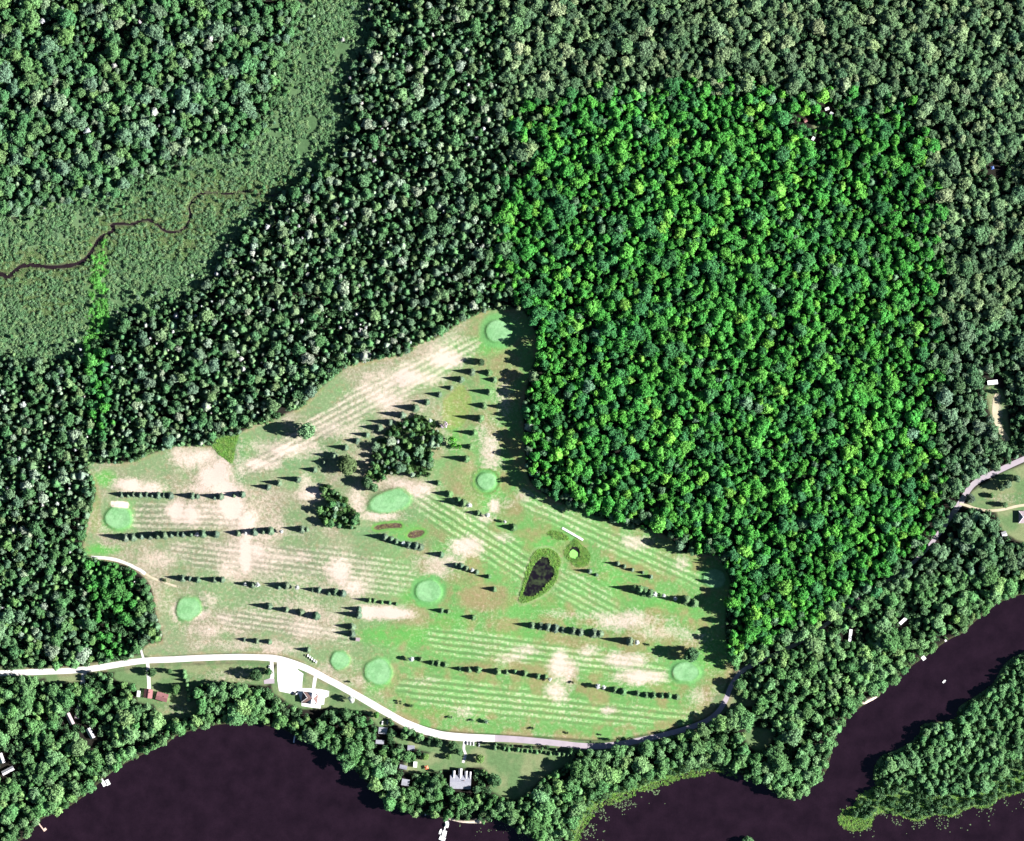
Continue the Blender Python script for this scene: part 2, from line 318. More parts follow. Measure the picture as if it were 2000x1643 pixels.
ROOFS = {k: mat(k+'_shingles', roof_build(v)) for k, v in dict(brown=(.16, .10, .09), red=(.24, .11, .11), grey=(.30, .30, .34), pink=(.34, .27, .29), pale=(.46, .45, .47), slate=(.25, .25, .30)).items()}
PAINT = {k: plain(k+'_car_paint', v, .04, 1, .35, .5) for k, v in dict(white=(.8, .8, .8), silver=(.45, .45, .47), dark=(.03, .03, .035), blue=(.05, .10, .30), red=(.45, .05, .04), orange=(.55, .16, .08)).items()}

# ------------------------------------------------------------------ object helpers
def tag(o, label=None, cat=None, group=None, kind=None):
    if label: o['label'] = label
    if cat: o['category'] = cat
    if group: o['group'] = group
    if kind: o['kind'] = kind
    return o
def link(name, me, parent=None, material=None):
    if material is not None and not me.materials: me.materials.append(material)
    o = bpy.data.objects.new(name, me); COL.objects.link(o)
    if parent: o.parent = parent
    return o
def empty(name, loc, rz=0, s=1):
    o = bpy.data.objects.new(name, None); COL.objects.link(o); o.location = loc; o.rotation_euler = (0, 0, rz)
    o.scale = (s, s, s) if not isinstance(s, tuple) else s; o.empty_display_size = .5; return o
class MB:
    def __init__(s): s.v = []; s.f = []
    def face(s, *pts):
        i = len(s.v); s.v += [tuple(p) for p in pts]; s.f.append(tuple(range(i, i+len(pts)))); return s
    def box(s, c, d, rz=0, taper=1.0):
        i = len(s.v); cr, sr = math.cos(rz), math.sin(rz)
        for dz in (-.5, .5):
            k = taper if dz > 0 else 1
            for dx, dy in ((-.5, -.5), (.5, -.5), (.5, .5), (-.5, .5)):
                x, y = dx*d[0]*k, dy*d[1]*k; s.v.append((c[0]+x*cr-y*sr, c[1]+x*sr+y*cr, c[2]+dz*d[2]))
        s.f += [(i+3, i+2, i+1, i), (i+4, i+5, i+6, i+7), (i, i+1, i+5, i+4), (i+1, i+2, i+6, i+5), (i+2, i+3, i+7, i+6), (i+3, i, i+4, i+7)]; return s
    def tube(s, a, b, ra, rb, n=6):
        a, b = Vector(a), Vector(b); d = (b-a).normalized(); u = d.orthogonal().normalized(); v = d.cross(u); i = len(s.v)
        for p, r in ((a, ra), (b, rb)):
            for k in range(n):
                t = 2*math.pi*k/n; s.v.append(tuple(p+u*(r*math.cos(t))+v*(r*math.sin(t))))
        for k in range(n): s.f.append((i+k, i+(k+1) % n, i+n+(k+1) % n, i+n+k))
        s.f.append(tuple(range(i+n-1, i-1, -1))); s.f.append(tuple(range(i+n, i+2*n))); return s
    def mesh(s, name): me = bpy.data.meshes.new(name); me.from_pydata(s.v, [], s.f); me.update(); return me
    def build(s, name, m, parent=None): return link(name, s.mesh(name), parent, m)

# ------------------------------------------------------------------ ground: one graded sheet, cut along fairway and green edges
def lines(lo, hi, glo, ghi, fine, coarse):
    a = np.arange(glo, ghi, fine); b = np.arange(lo, glo, coarse); c = np.arange(ghi, hi, coarse); far = np.array([120., 400., 1200., 4000.])/M
    return np.concatenate([lo-far[::-1], b, a, c, [hi], hi+far])
gx = lines(-130, 2130, 155, 1450, 2.25, 4.2); gy = lines(-130, 1773, 600, 1480, 2.25, 4.2)
GX, GY = np.meshgrid(gx, gy); X = GX.ravel(); Y = GY.ravel(); NX, NY = len(gx), len(gy)
sgolf = sd(GOLF, X, Y, 60); swet = sd(WET, X, Y, 60)
def creek_w(x): return np.interp(np.asarray(x, float), [-100, 180, 225, 300, 400, 560], [4.2, 3.8, 2.9, 2.7, 2.1, 1.3])
def terrain(x, y):
    x = np.asarray(x, float); y = np.asarray(y, float)
    g = sd(GOLF, x, y, 60)
    z = (fbm(x, y, 70, 300, 2)-.5)*2.2*ss(-6, -40, g)
    for cx, cy, rx, ry, an, ap, lab in GREENS:
        e = gell(x, y, cx, cy, rx, ry, an); z = z*(ss(.9, 1.6, e)) + .9*(1-ss(.95, 1.18, e))
    e = ell(x, y, 950, 940, 27, 27); z = z+.5*np.exp(-((e-1)/.10)**2)
    for b in (BED1, BED2): z = z-.7*(1-ss(-4, 1, sd(b, x, y, 10)))
    for p, dep in ((LAKE, 2.2), (RIVER, 2.2)):
        d = sd(p, x, y, 12); z = np.where(d < 6, z*ss(0, 6, d)-dep*(1-ss(-7, 2, d)), z)
    for p in (POND, POOL):
        d = sd(p, x, y, 12); z = np.where(d < 6, z*ss(-2, 6, d)-1.6*(1-ss(-4, 1, d)), z)
    d = dl(CREEK, x, y, 14); cw = creek_w(x); z = z-1.4*(1-ss(cw-2.4, cw+1.2, d))
    return z
Z = terrain(X, Y)
Ccol = np.tile(np.array([.020, .018, .015]), (len(X), 1)); dry = np.zeros(len(X)); phase = np.zeros(len(X)); amp = np.zeros(len(X))
def lay(m, c):
    global Ccol
    Ccol = Ccol*(1-m[:, None])+np.asarray(c)*m[:, None]
def lerp3(t, a, b): return np.asarray(a)[None]*(1-t[:, None])+np.asarray(b)[None]*t[:, None]
# wetland
mw = ss(4, -8, swet); nw = fbm(X, Y, 45, 40)
lay(mw, lerp3(ss(.35, .7, nw), (.062, .118, .052), (.105, .170, .080)))
dc = dl(CREEK, X, Y, 60); mk = ss(60, 12, dc+(nw-.5)*50)*mw; lay(mk*.85, lerp3(nw, (.085, .14, .045), (.13, .15, .065)))
e = ell(X, Y, 90, 590, 70, 26, 15); lay(ss(1.1, .6, e+(nw-.5))*mw*.7, (.10, .15, .05))
e = ell(X, Y, 185, 530, 16, 60, 5); lay(ss(1.3, .3, e+(nw-.5)*.9)*mw*.5, (.09, .20, .05))
lay(ss(3.0, .5, dc-creek_w(X))*mw, (.06, .065, .04))
# golf course turf
mg = ss(3, -3, sgolf); n1 = fbm(X, Y, 60, 50); n2 = fbm(X, Y, 22, 60); east = ss(620, 960, X+(Y-1100)*.35)
west = lerp3(ss(.32, .68, n1), (.142, .208, .100), (.215, .205, .135)); eas = lerp3(ss(.40, .72, n2), (.105, .245, .070), (.185, .195, .080))
lay(mg, west*(1-east[:, None])+eas*east[:, None])
for cx, cy, rx, ry, k in ((470,890,14,60,.8),(560,905,90,14,.6),(630,880,60,12,.4),(790,1000,90,20,.3),(720,1040,40,16,.6),(800,1060,50,14,.6),(180,915,16,14,.7)):
    lay(ss(1.2, .4, ell(X, Y, cx, cy, rx, ry)+(n2-.5)*.5)*k*mg, (.10, .19, .085))
for cx, cy, rx, ry, k in ((205,935,30,20,.9),(183,985,12,60,.6),(215,1030,30,20,.6),(1060,1085,70,50,.45),(960,1240,120,14,.5),(700,1240,60,14,.5),(480,880,16,50,.3),(200,1075,45,14,.9),(820,1165,46,24,.9),(835,1150,36,26,.8),(960,670,46,34,.7),(940,960,46,52,.55),(800,1240,90,26,.8),(880,1215,60,20,.7),(890,850,18,40,.75),(1390,1290,40,50,.6),
                          (740,1330,40,26,.75),(1050,1180,80,30,.35),(1110,1040,60,30,.55),(860,1080,30,20,.3),(1180,1140,60,40,.45),(1320,1180,70,18,.6),(880,1390,120,14,.5),(830,1360,60,30,.4),(240,1010,44,34,.6),(800,1040,50,20,.55),(340,1180,40,40,.3),(1300,1330,60,20,.5)):
    lay(ss(1.2, .35, ell(X, Y, cx, cy, rx, ry)+(n2-.5)*.7)*k*mg, (.080, .275, .055))
for cx, cy, rx, ry, k in ((945,1167,52,28,.85),(905,960,36,60,.5),(985,720,30,40,.5),(950,640,40,30,.4),(185,990,14,60,.5),(1340,1060,60,16,.4),(890,790,24,40,.45),(900,1130,36,14,.5),(1000,1300,130,14,.3),(1180,1250,120,14,.4),(1390,1340,30,40,.4),(1000,1000,30,24,.4)):
    lay(ss(1.15, .7, ell(X, Y, cx, cy, rx, ry)+(n2-.5)*.6)*k*mg, (.20, .17, .085))
lay(ss(1.06, .98, ell(X, Y, 892, 800, 26, 42, 20)+(n2-.5)*.6)*.7*mg, (.17, .23, .06))
edge = ss(-9, -1, sgolf)*mg*ss(.35, .6, n2); lay(edge*.6*ss(1000, 700, Y-(X-600)*.2), (.15, .22, .07)); lay(edge*.5, (.26, .19, .11))
# fairways
for k, (p, an, per, am, lab) in enumerate(FAIRWAYS):
    d = sd(p, X, Y, 20); m = ss(5, -12, d+(n2-.5)*22); c, s_ = math.cos(R(an)), math.sin(R(an))
    ph = (-(X-1000)*s_+(Y-1000)*c)/per
    phase = np.where(m > 0, ph, phase); amp = np.maximum(amp, m*am)
    fe = ss(560, 900, X); fc = (np.array([.175, .195, .125])[None]*(1-fe[:, None])+np.array([.14, .285, .095])[None]*fe[:, None])
    lay(m*.75, fc); dry = np.maximum(dry, m*(.42, .24, .22, .22, .12, .12, .10, .08, .06)[k]*(.7+.6*n1))
for cx, cy, rx, ry, k in DRY:
    dry = np.maximum(dry, (k*ss(1.6, .0, ell(X, Y, cx, cy, rx*1.2, ry*1.25)+(n2-.5)*.9)))
dry = dry*ss(1, -3, np.minimum(sgolf, np.min([sd(p, X, Y, 20) for p in LAWNS], axis=0)))
dry = np.clip(dry+mg*(.10+.26*ss(.35, .75, n1)*(1-east*.55)+.03*(1-east)), 0, 1.3)
for p in LAWNS:
    d = sd(p, X, Y, 20); lay(ss(3, -4, d+(n2-.5)*4), lerp3(ss(.35, .7, n2), (.10, .165, .07), (.17, .20, .10)))
droadg = dl(ROAD, X, Y, 30); lay(ss(15, 9, droadg+(n2-.5)*6)*ss(4, -1, -sgolf+4)*ss(1480, 1420, X), lerp3(ss(.35, .7, n2), (.095, .15, .065), (.18, .175, .10)))
for k, (cx, cy, rx, ry, an, ap, lab) in enumerate(GREENS):
    e = gell(X, Y, cx, cy, rx, ry, an); m = ss(ap, ap*.72, e+(n2-.5)*.25); lay(m*.85, (.10, .265, .085)); q = ss(1.08, .84, e+(n2-.5)*.22); lay(q, lerp3(ss(.3, .7, fbm(X, Y, 12, 77)), (.140, .295, .130), (.185, .350, .170)))
    dry = dry*(1-np.maximum(q, m*.8)); amp = amp*(1-m)+q*.03; phase = np.where(q > .5, (X+Y*.6)/7, phase)
lay(ss(1.35, 1.2, ell(X, Y, 950, 940, 21, 21))*ss(1.0, 1.1, ell(X, Y, 950, 940, 21, 21))*.8, (.10, .20, .05))
for p, c in ((PONDRIM, (.12, .27, .045)), (MARSH1, (.11, .22, .045)), (MARSH2, (.11, .19, .045)), (REEDTRI, (.10, .21, .045))):
    q = ss(2, -2, sd(p, X, Y, 10)); lay(q, c); dry = dry*(1-q); amp = amp*(1-q)
d = sd(PONDRIM, X, Y, 16); q = ss(7, 3, d)*ss(-1, 2, d); lay(q*.6, (.22, .27, .13))
for b in (BED1, BED2):
    d = sd(b, X, Y, 10); q = ss(6, 2, d); lay(q, (.11, .25, .06)); lay(ss(.5, -2.5, d), (.12, .08, .062)); dry = dry*(1-q); amp = amp*(1-q)
for p in (POND, POOL, LAKE, RIVER): lay(ss(3, 0, sd(p, X, Y, 12)), (.04, .045, .022))
d = sd(RIVER, X, Y, 40); q = ss(-2, 2, d)*ss(40, 10, d+(n2-.5)*20)*ss(1105, 1130, X)*ss(1440, 1400, X)*ss(1480, 1500, Y); lay(q, (.10, .17, .06))
q = ss(0, -4, d)*0; m_is = (X > 1630)&(Y > 1250)&(d > 0)&(X*.75+Y > 2680); lay(m_is*1.0, lerp3(ss(.3, .7, n2), (.10, .19, .06), (.16, .26, .10)))
for p in SAND:
    q = ss(1.5, -1, sd(p, X, Y, 8)); lay(q, (.62, .52, .42)); dry = dry*(1-q); amp = amp*(1-q)
# cut into objects
FX, FY = np.meshgrid((gx[1:]+gx[:-1])/2, (gy[1:]+gy[:-1])/2); FX = FX.ravel(); FY = FY.ravel(); cls = np.zeros(len(FX), int)
labels = {0: ('ground', 'ground sheet of rough turf, wetland soil and shaded forest floor', 'ground')}
for k, (p, an, per, am, lab) in enumerate(FAIRWAYS): cls[sd(p, FX, FY, 5) < 0] = 1+k; labels[1+k] = ('fairway', lab, 'fairway')
for k, g in enumerate(GREENS): cls[gell(FX, FY, *g[:5]) < 1] = 50+k; labels[50+k] = ('putting_green', g[6], 'green')
for k, (p, nm, lab) in enumerate(((SAND[0], 'sand_bunker', 'white sand bunker above the western putting green'), (SAND[1], 'beach', 'small tan beach on the lake below the large grey house'), (SAND[2], 'beach', 'small sandy landing on the river bank'),
        (BED1, 'waste_bed', 'long brown bare bed below the large oval green'), (BED2, 'waste_bed', 'short oval brown bed beside the longer brown bed'))):
    cls[sd(p, FX, FY, 5) < 0] = 80+k; labels[80+k] = (nm, lab, nm.split('_')[-1])
ii = np.arange(NX-1)[None, :]+np.arange(NY-1)[:, None]*NX
quads = np.stack([ii, ii+NX, ii+NX+1, ii+1], -1).reshape(-1, 4)
WX = (X-1000)*M; WY = (821.5-Y)*M
for k, (nm, lab, cat) in labels.items():
    q = quads[cls == k]
    if len(q) == 0: continue
    u, inv = np.unique(q, return_inverse=True); inv = inv.reshape(-1)
    me = bpy.data.meshes.new(nm); me.vertices.add(len(u)); me.vertices.foreach_set('co', np.stack([WX[u], WY[u], Z[u]], -1).astype(np.float32).ravel())
    me.loops.add(len(inv)); me.loops.foreach_set('vertex_index', inv.astype(np.int32)); me.polygons.add(len(q))
    me.polygons.foreach_set('loop_start', np.arange(0, len(inv), 4, dtype=np.int32)); me.polygons.foreach_set('use_smooth', np.ones(len(q), bool))
    me.update(calc_edges=True)
    a = me.attributes.new('Col', 'FLOAT_COLOR', 'POINT'); a.data.foreach_set('color', np.concatenate([Ccol[u], np.ones((len(u), 1))], 1).astype(np.float32).ravel())
    for an_, arr in (('dry', dry), ('phase', phase), ('amp', amp)):
        a = me.attributes.new(an_, 'FLOAT', 'POINT'); a.data.foreach_set('value', arr[u].astype(np.float32))
    tag(link(nm, me, None, M_GROUND), lab, cat, None, 'structure')

# ------------------------------------------------------------------ water
def sheet(name, poly, z, m, label, cat, kind='structure'):
    mb = MB(); mb.face(*[(*W(px, py), z) for px, py in poly]); o = mb.build(name, m)
    return tag(o, label, cat, None, kind)
def grow(poly, d):
    P = np.asarray(poly, float); A = np.roll(P, 1, 0); B = np.roll(P, -1, 0); t = B-A; n = np.stack([t[:, 1], -t[:, 0]], 1); n /= np.linalg.norm(n, axis=1)[:, None]+1e-9
    area = 0.5*np.sum(P[:, 0]*np.roll(P[:, 1], -1)-np.roll(P[:, 0], -1)*P[:, 1])
    return P+n*d*(1 if area > 0 else -1)
sheet('lake', grow(LAKE, 3), -.75, M_WATER, 'dark brown lake filling the bay beyond the shore trees', 'lake')
sheet('river', grow(RIVER, 3), -.75, M_WATER, 'dark slow river between the wooded bank and the marshy point', 'river')
sheet('pond', grow(POND, 2), -.55, M_POND, 'dark weedy tear-shaped pond inside a bright reed rim', 'pond')
sheet('pool', grow(POOL, 2), -.5, M_POND, 'small pool half covered by bright green algae', 'pool')
sheet('algae_mat', ALGAE, -.47, M_ALGAE, 'bright green algae mat floating on the small pool', 'algae', 'stuff')
def ribbon(name, pts, wpx, z, m, label, cat, n=1, wob=0, seed=1):
    P = np.asarray(pts, float); t = np.gradient(P, axis=0); nn = np.stack([-t[:, 1], t[:, 0]], 1); nn /= np.linalg.norm(nn, axis=1)[:, None]
    wv = (wpx if hasattr(wpx, '__len__') else np.full(len(P), float(wpx)))/2; s = np.arange(len(P))*3.
    a = P+nn*(wv*(1+wob*(vn(s, s*0, 9, seed)-.5)))[:, None]; b = P-nn*(wv*(1+wob*(vn(s, s*0, 7, seed+3)-.5)))[:, None]
    v = [(*W(*q), z) for q in a]+[(*W(*q), z) for q in b]; L = len(P); me = bpy.data.meshes.new(name)
    me.from_pydata(v, [], [(i, i+1, L+i+1, L+i) for i in range(L-1)]); me.update()
    return tag(link(name, me, None, m), label, cat, None, 'structure')
ribbon('creek', CREEK, creek_w(CREEK[:, 0])*2+1.5, -.62, M_CREEK, 'narrow brown creek winding through the shrub wetland', 'creek')
# ------------------------------------------------------------------ road and drives
iw = int(np.argmin(np.abs(ROAD[:, 0]-960))); rw = .88*np.interp(ROAD[:, 0], [0, 500, 540, 700, 820, 900, 1000, 1150, 1400, 1440, 1800, 1880, 1900, 2100], [13, 13.5, 15, 14.5, 17, 17, 14, 13, 11, 10, 8, 13, 12, 12])
ribbon('road', ROAD[:iw+1], rw[:iw+1], .07, M_GRAVEL, 'wide white gravel road running past the clubhouse', 'road', wob=.12)
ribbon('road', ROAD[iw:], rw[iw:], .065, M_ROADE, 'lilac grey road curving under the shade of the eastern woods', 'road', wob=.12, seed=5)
zz = .09
for nm, L in DRIVES.items():
    for pts, wp, lab in L:
        zz += .006; ribbon(nm, smooth_line(pts, 5), wp, zz, M_TRACK if ('tan' in lab or 'worn' in lab) else M_GRAVEL, lab, 'driveway' if nm == 'driveway' else 'path', wob=.3, seed=int(pts[0][0]))
sheet('parking_lot', [(541,1291),(560,1293),(578,1301),(582,1309),(592.5,1316),(590.5,1332),(590,1345),(581,1348),(573,1356),(558,1353),(545,1350),(542,1330)], .17, M_CONC, 'white parking lot beside the clubhouse', 'parking lot')
sheet('terrace', [(579,1344),(600,1344.5),(625,1346),(643,1350),(642,1360),(634,1364),(633,1376),(627,1377),(626,1384),(608,1382),(589,1379),(589,1372)], .19, M_CONC, 'white paved terrace around the clubhouse', 'terrace')
sheet('gravel_pad', [(515,1329),(524,1326),(536,1326),(536,1335),(516,1336)], .18, M_ROADE, 'pinkish gravel pad west of the parking lot', 'pad')

# ------------------------------------------------------------------ tree prototypes
def leaf_quads(mb, r, c, rad, n, size, flat=1.0, shell=.55):
    for _ in range(n):
        while True:
            d = Vector((r.gauss(0, 1), r.gauss(0, 1), r.gauss(.25, 1)))
            if d.length > .1: break
        d.normalize(); p = Vector(c)+Vector((d.x*rad, d.y*rad, d.z*rad*flat))*(shell+(1-shell)*r.random()**.5)
        nrm = (d+Vector((r.gauss(0, .5), r.gauss(0, .5), r.gauss(.15, .5)))).normalized()
        u = nrm.orthogonal().normalized(); a = r.random()*6.28; v = nrm.cross(u); u2 = u*math.cos(a)+v*math.sin(a); v2 = nrm.cross(u2)
        s = size*r.uniform(.6, 1.25); t = s*r.uniform(.55, .9)
        mb.face(p-u2*s*.5, p-v2*t*.5+nrm*.08*s, p+u2*s*.5, p+v2*t*.5-nrm*.08*s)
def broad_crown(seed, dens=1.0, lobes=15, full=False):          # crown radius about 4.5 m, top at about 14 m
    r = random.Random(seed); mb = MB()
    leaf_quads(mb, r, (0, 0, 8.8), 2.9, int(220*dens), 1.15, 1.15, .4); ex = r.uniform(.78, 1.0); ea = r.random()*3.14; ce, se = math.cos(ea), math.sin(ea)
    for k in range(lobes):
        a = k*2.4+r.uniform(-.6, .6); q = math.sqrt((k+.6)/lobes); rr = 3.5*q*r.uniform(.72, 1.18); zz_ = 12.2-4.2*q*q+r.uniform(-1.5, 1.1)
        u, v = rr*math.cos(a), rr*math.sin(a)*ex
        leaf_quads(mb, r, (u*ce-v*se, u*se+v*ce, zz_), r.choice((.7, .95, 1.3, 1.8)), int(60*dens), .85, .85, .6)
    for k in range(9):
        a = r.random()*6.28; leaf_quads(mb, r, (2.6*math.cos(a), 2.6*math.sin(a), r.uniform(5.2, 7.5)), r.uniform(1, 1.6), int(34*dens), .95, .9, .5)
    if full:
        for k in range(16):
            a = k*2.4+r.random(); q = 2.9*r.uniform(.75, 1.1); leaf_quads(mb, r, (q*math.cos(a), q*math.sin(a), r.uniform(2.2, 6.0)), r.uniform(1, 1.5), int(46*dens), .9, .9, .5)
    return mb
def broad_trunk(seed):
    r = random.Random(seed); mb = MB(); mb.tube((0, 0, -.4), (.1, 0, 6), .32, .22, 7); mb.tube((.1, 0, 6), (0, .1, 10.5), .22, .08, 6)
    for k in range(6):
        a = k*1.05+r.random(); z0 = 4.2+k*.7; mb.tube((.05, 0, z0), (2.5*math.cos(a), 2.5*math.sin(a), z0+2.6), .13, .04, 5)
    return mb
def spruce_crown(seed):                             # radius 2.8 m, height 9.5 m
    r = random.Random(seed); mb = MB(); L = 15
    for k in range(L):
        t = k/(L-1); z0 = .7+8.3*t; rad = 2.9*(1-t)**.85+.18; nb = int(15-8*t); off = r.random()*6
        for j in range(nb):
            a = off+6.283*j/nb+r.uniform(-.15, .15); q = rad*r.uniform(.8, 1.12); ca, sa = math.cos(a), math.sin(a); wd = .20*q+.22
            p0 = Vector((0, 0, z0+.35)); p1 = Vector((q*.6*ca, q*.6*sa, z0+.05-.10*q)); p2 = Vector((q*ca, q*sa, z0-.30*q*.5)); sd_ = Vector((-sa, ca, 0))
            mb.face(p0, p1-sd_*wd, p2, p1+sd_*wd)
            mb.face(p1-sd_*wd*.2+Vector((0, 0, .25)), p1-sd_*wd*1.3-Vector((0, 0, .35)), p2+sd_*.2-Vector((0, 0, .2)))
    mb.face((.12, 0, 8.8), (-.06, .1, 8.8), (0, 0, 9.9)); mb.face((0, .12, 8.8), (0, -.12, 8.8), (0, 0, 9.9))
    return mb
def shrub(seed):                                    # radius 2 m, height 2.6 m
    r = random.Random(seed); mb = MB()
    for k in range(7):
        a = r.random()*6.28; q = 1.2*math.sqrt(r.random()); leaf_quads(mb, r, (q*math.cos(a), q*math.sin(a), r.uniform(.8, 1.8)), r.uniform(.6, 1.0), 34, .55, .9, .5)
    return mb
def reed(seed):                                     # tuft, radius 1, height 1.6
    r = random.Random(seed); mb = MB()
    for k in range(26):
        a = r.random()*6.28; q = .8*math.sqrt(r.random()); x, y = q*math.cos(a), q*math.sin(a); b = r.random()*6.28; h = r.uniform(.4, 1.1); l = r.uniform(.4, 1.2)
        mb.face((x-.14*math.sin(b), y+.14*math.cos(b), -.1), (x+.14*math.sin(b), y-.14*math.cos(b), -.1), (x+l*math.cos(b), y+l*math.sin(b), h))
    return mb
def joined(name, crown, trunk):
    mb = MB(); mb.v = crown.v+trunk.v; n = len(crown.v); mb.f = crown.f+[tuple(i+n for i in f) for f in trunk.f]; me = mb.mesh(name)
    me.materials.append(M_LEAF); me.materials.append(M_BARK); idx = np.zeros(len(mb.f), np.int32); idx[len(crown.f):] = 1; me.polygons.foreach_set('material_index', idx); return me
BC = [broad_crown(s, 1.15, 11+2*(s % 4)) for s in range(1, 8)]; BT = [broad_trunk(s) for s in range(1, 8)]; NB = len(BC)
SC = [spruce_crown(s) for s in range(21, 24)]; ST = MB().tube((0, 0, -.3), (0, 0, 8.6), .22, .05, 6)
SH = [shrub(s) for s in range(31, 34)]; RE = [reed(s) for s in range(41, 43)]
FCM = [broad_crown(s, 1.2, 14, True).mesh('leaf_crown') for s in (51, 52, 53)]; BCM = [c.mesh('leaf_crown') for c in BC]; BTM = [c.mesh('trunk') for c in BT]; SCM = [c.mesh('needle_crown') for c in SC]; STM = ST.mesh('trunk'); SHM = [c.mesh('bush') for c in SH]
for me in BCM+FCM+SCM+SHM: me.materials.append(M_LEAF)
for me in BTM+[STM]: me.materials.append(M_BARK)
def proto_collection(name, meshes):
    c = bpy.data.collections.new(name)
    for i, me in enumerate(meshes):
        o = bpy.data.objects.new(f'{name}_{i:02d}', me); c.objects.link(o)
    return c
PC_TREE = proto_collection('tree_source', [joined('tree_source', a, b) for a, b in zip(BC, BT)]+[joined('tree_source', a, ST) for a in SC])
PC_SHRUB = proto_collection('shrub_source', SHM)
REM = [c.mesh('reed') for c in RE]
for me in REM: me.materials.append(M_LEAF)
PC_REED = proto_collection('reed_source', REM)
def scatter(name, coll, pts, scl, rot, tint, idx, label, cat):
    me = bpy.data.meshes.new(name); P = np.asarray(pts, np.float32); me.vertices.add(len(P)); me.vertices.foreach_set('co', P.ravel())
    def at(n, t, key, arr): a = me.attributes.new(n, t, 'POINT'); a.data.foreach_set(key, np.asarray(arr, np.float32 if t != 'INT' else np.int32).ravel())
    at('scl', 'FLOAT_VECTOR', 'vector', scl); at('rot', 'FLOAT_VECTOR', 'vector', rot); at('pick', 'INT', 'value', idx)
    at('tint', 'FLOAT_COLOR', 'color', np.concatenate([np.asarray(tint), np.ones((len(P), 1))], 1))
    o = link(name, me); g = bpy.data.node_groups.new(name, 'GeometryNodeTree')
    g.interface.new_socket('Geometry', in_out='INPUT', socket_type='NodeSocketGeometry'); g.interface.new_socket('Geometry', in_out='OUTPUT', socket_type='NodeSocketGeometry')
    gi = g.nodes.new('NodeGroupInput'); go = g.nodes.new('NodeGroupOutput'); ip = g.nodes.new('GeometryNodeInstanceOnPoints')
    ci = g.nodes.new('GeometryNodeCollectionInfo'); ci.inputs['Collection'].default_value = coll; ci.inputs['Separate Children'].default_value = True; ci.inputs['Reset Children'].default_value = True
    def na(n, t): x = g.nodes.new('GeometryNodeInputNamedAttribute'); x.data_type = t; x.inputs['Name'].default_value = n; return x.outputs['Attribute']
    g.links.new(gi.outputs[0], ip.inputs['Points']); g.links.new(ci.outputs[0], ip.inputs['Instance']); ip.inputs['Pick Instance'].default_value = True
    g.links.new(na('pick', 'INT'), ip.inputs['Instance Index']); g.links.new(na('scl', 'FLOAT_VECTOR'), ip.inputs['Scale'])
    rv = g.nodes.new('FunctionNodeEulerToRotation'); g.links.new(na('rot', 'FLOAT_VECTOR'), rv.inputs[0]); g.links.new(rv.outputs[0], ip.inputs['Rotation'])
    g.links.new(ip.outputs[0], go.inputs[0]); md = o.modifiers.new('scatter', 'NODES'); md.node_group = g
    return tag(o, label, cat, None, 'stuff')

# ------------------------------------------------------------------ single trees
def tree(px, py, r_px, kind, label, group, tint, hs=1.0, name=None, cat='tree'):
    x, y = W(px, py); z = float(terrain([px], [py])[0]); rz = random.random()*6.28
    if kind == 'spruce': s = r_px*M/2.8; root = empty(name or 'spruce_tree', (x, y, z), rz, (s, s, s*hs)); pr = (('crown', random.choice(SCM)), ('trunk', STM))
    elif kind == 'bush': s = r_px*M/2.0; root = empty(name or 'bush', (x, y, z), rz, (s, s, s*hs)); pr = (('foliage', random.choice(SHM)),)
    else:
        i = random.randrange(NB); s = r_px*M/4.5; root = empty(name or 'broadleaf_tree', (x, y, z), rz, (s, s, s*hs)); pr = (('crown', random.choice(FCM) if kind == 'full' else BCM[i]), ('trunk', BTM[i]))
    for nm, me in pr:
        o = link(nm, me, root)
        if nm != 'trunk': o['tint'] = [float(tint[0]), float(tint[1]), float(tint[2]), 1.0]
    return tag(root, label, cat, group)
def jit(c, a=.15):
    k = 1+random.uniform(-a, a); return tuple(max(.005, q*k*(1+random.uniform(-a, a)*.5)) for q in c)
SPR = (.155, .225, .145); SPRG = (.14, .25, .11); PALE = (.60, .62, .60)
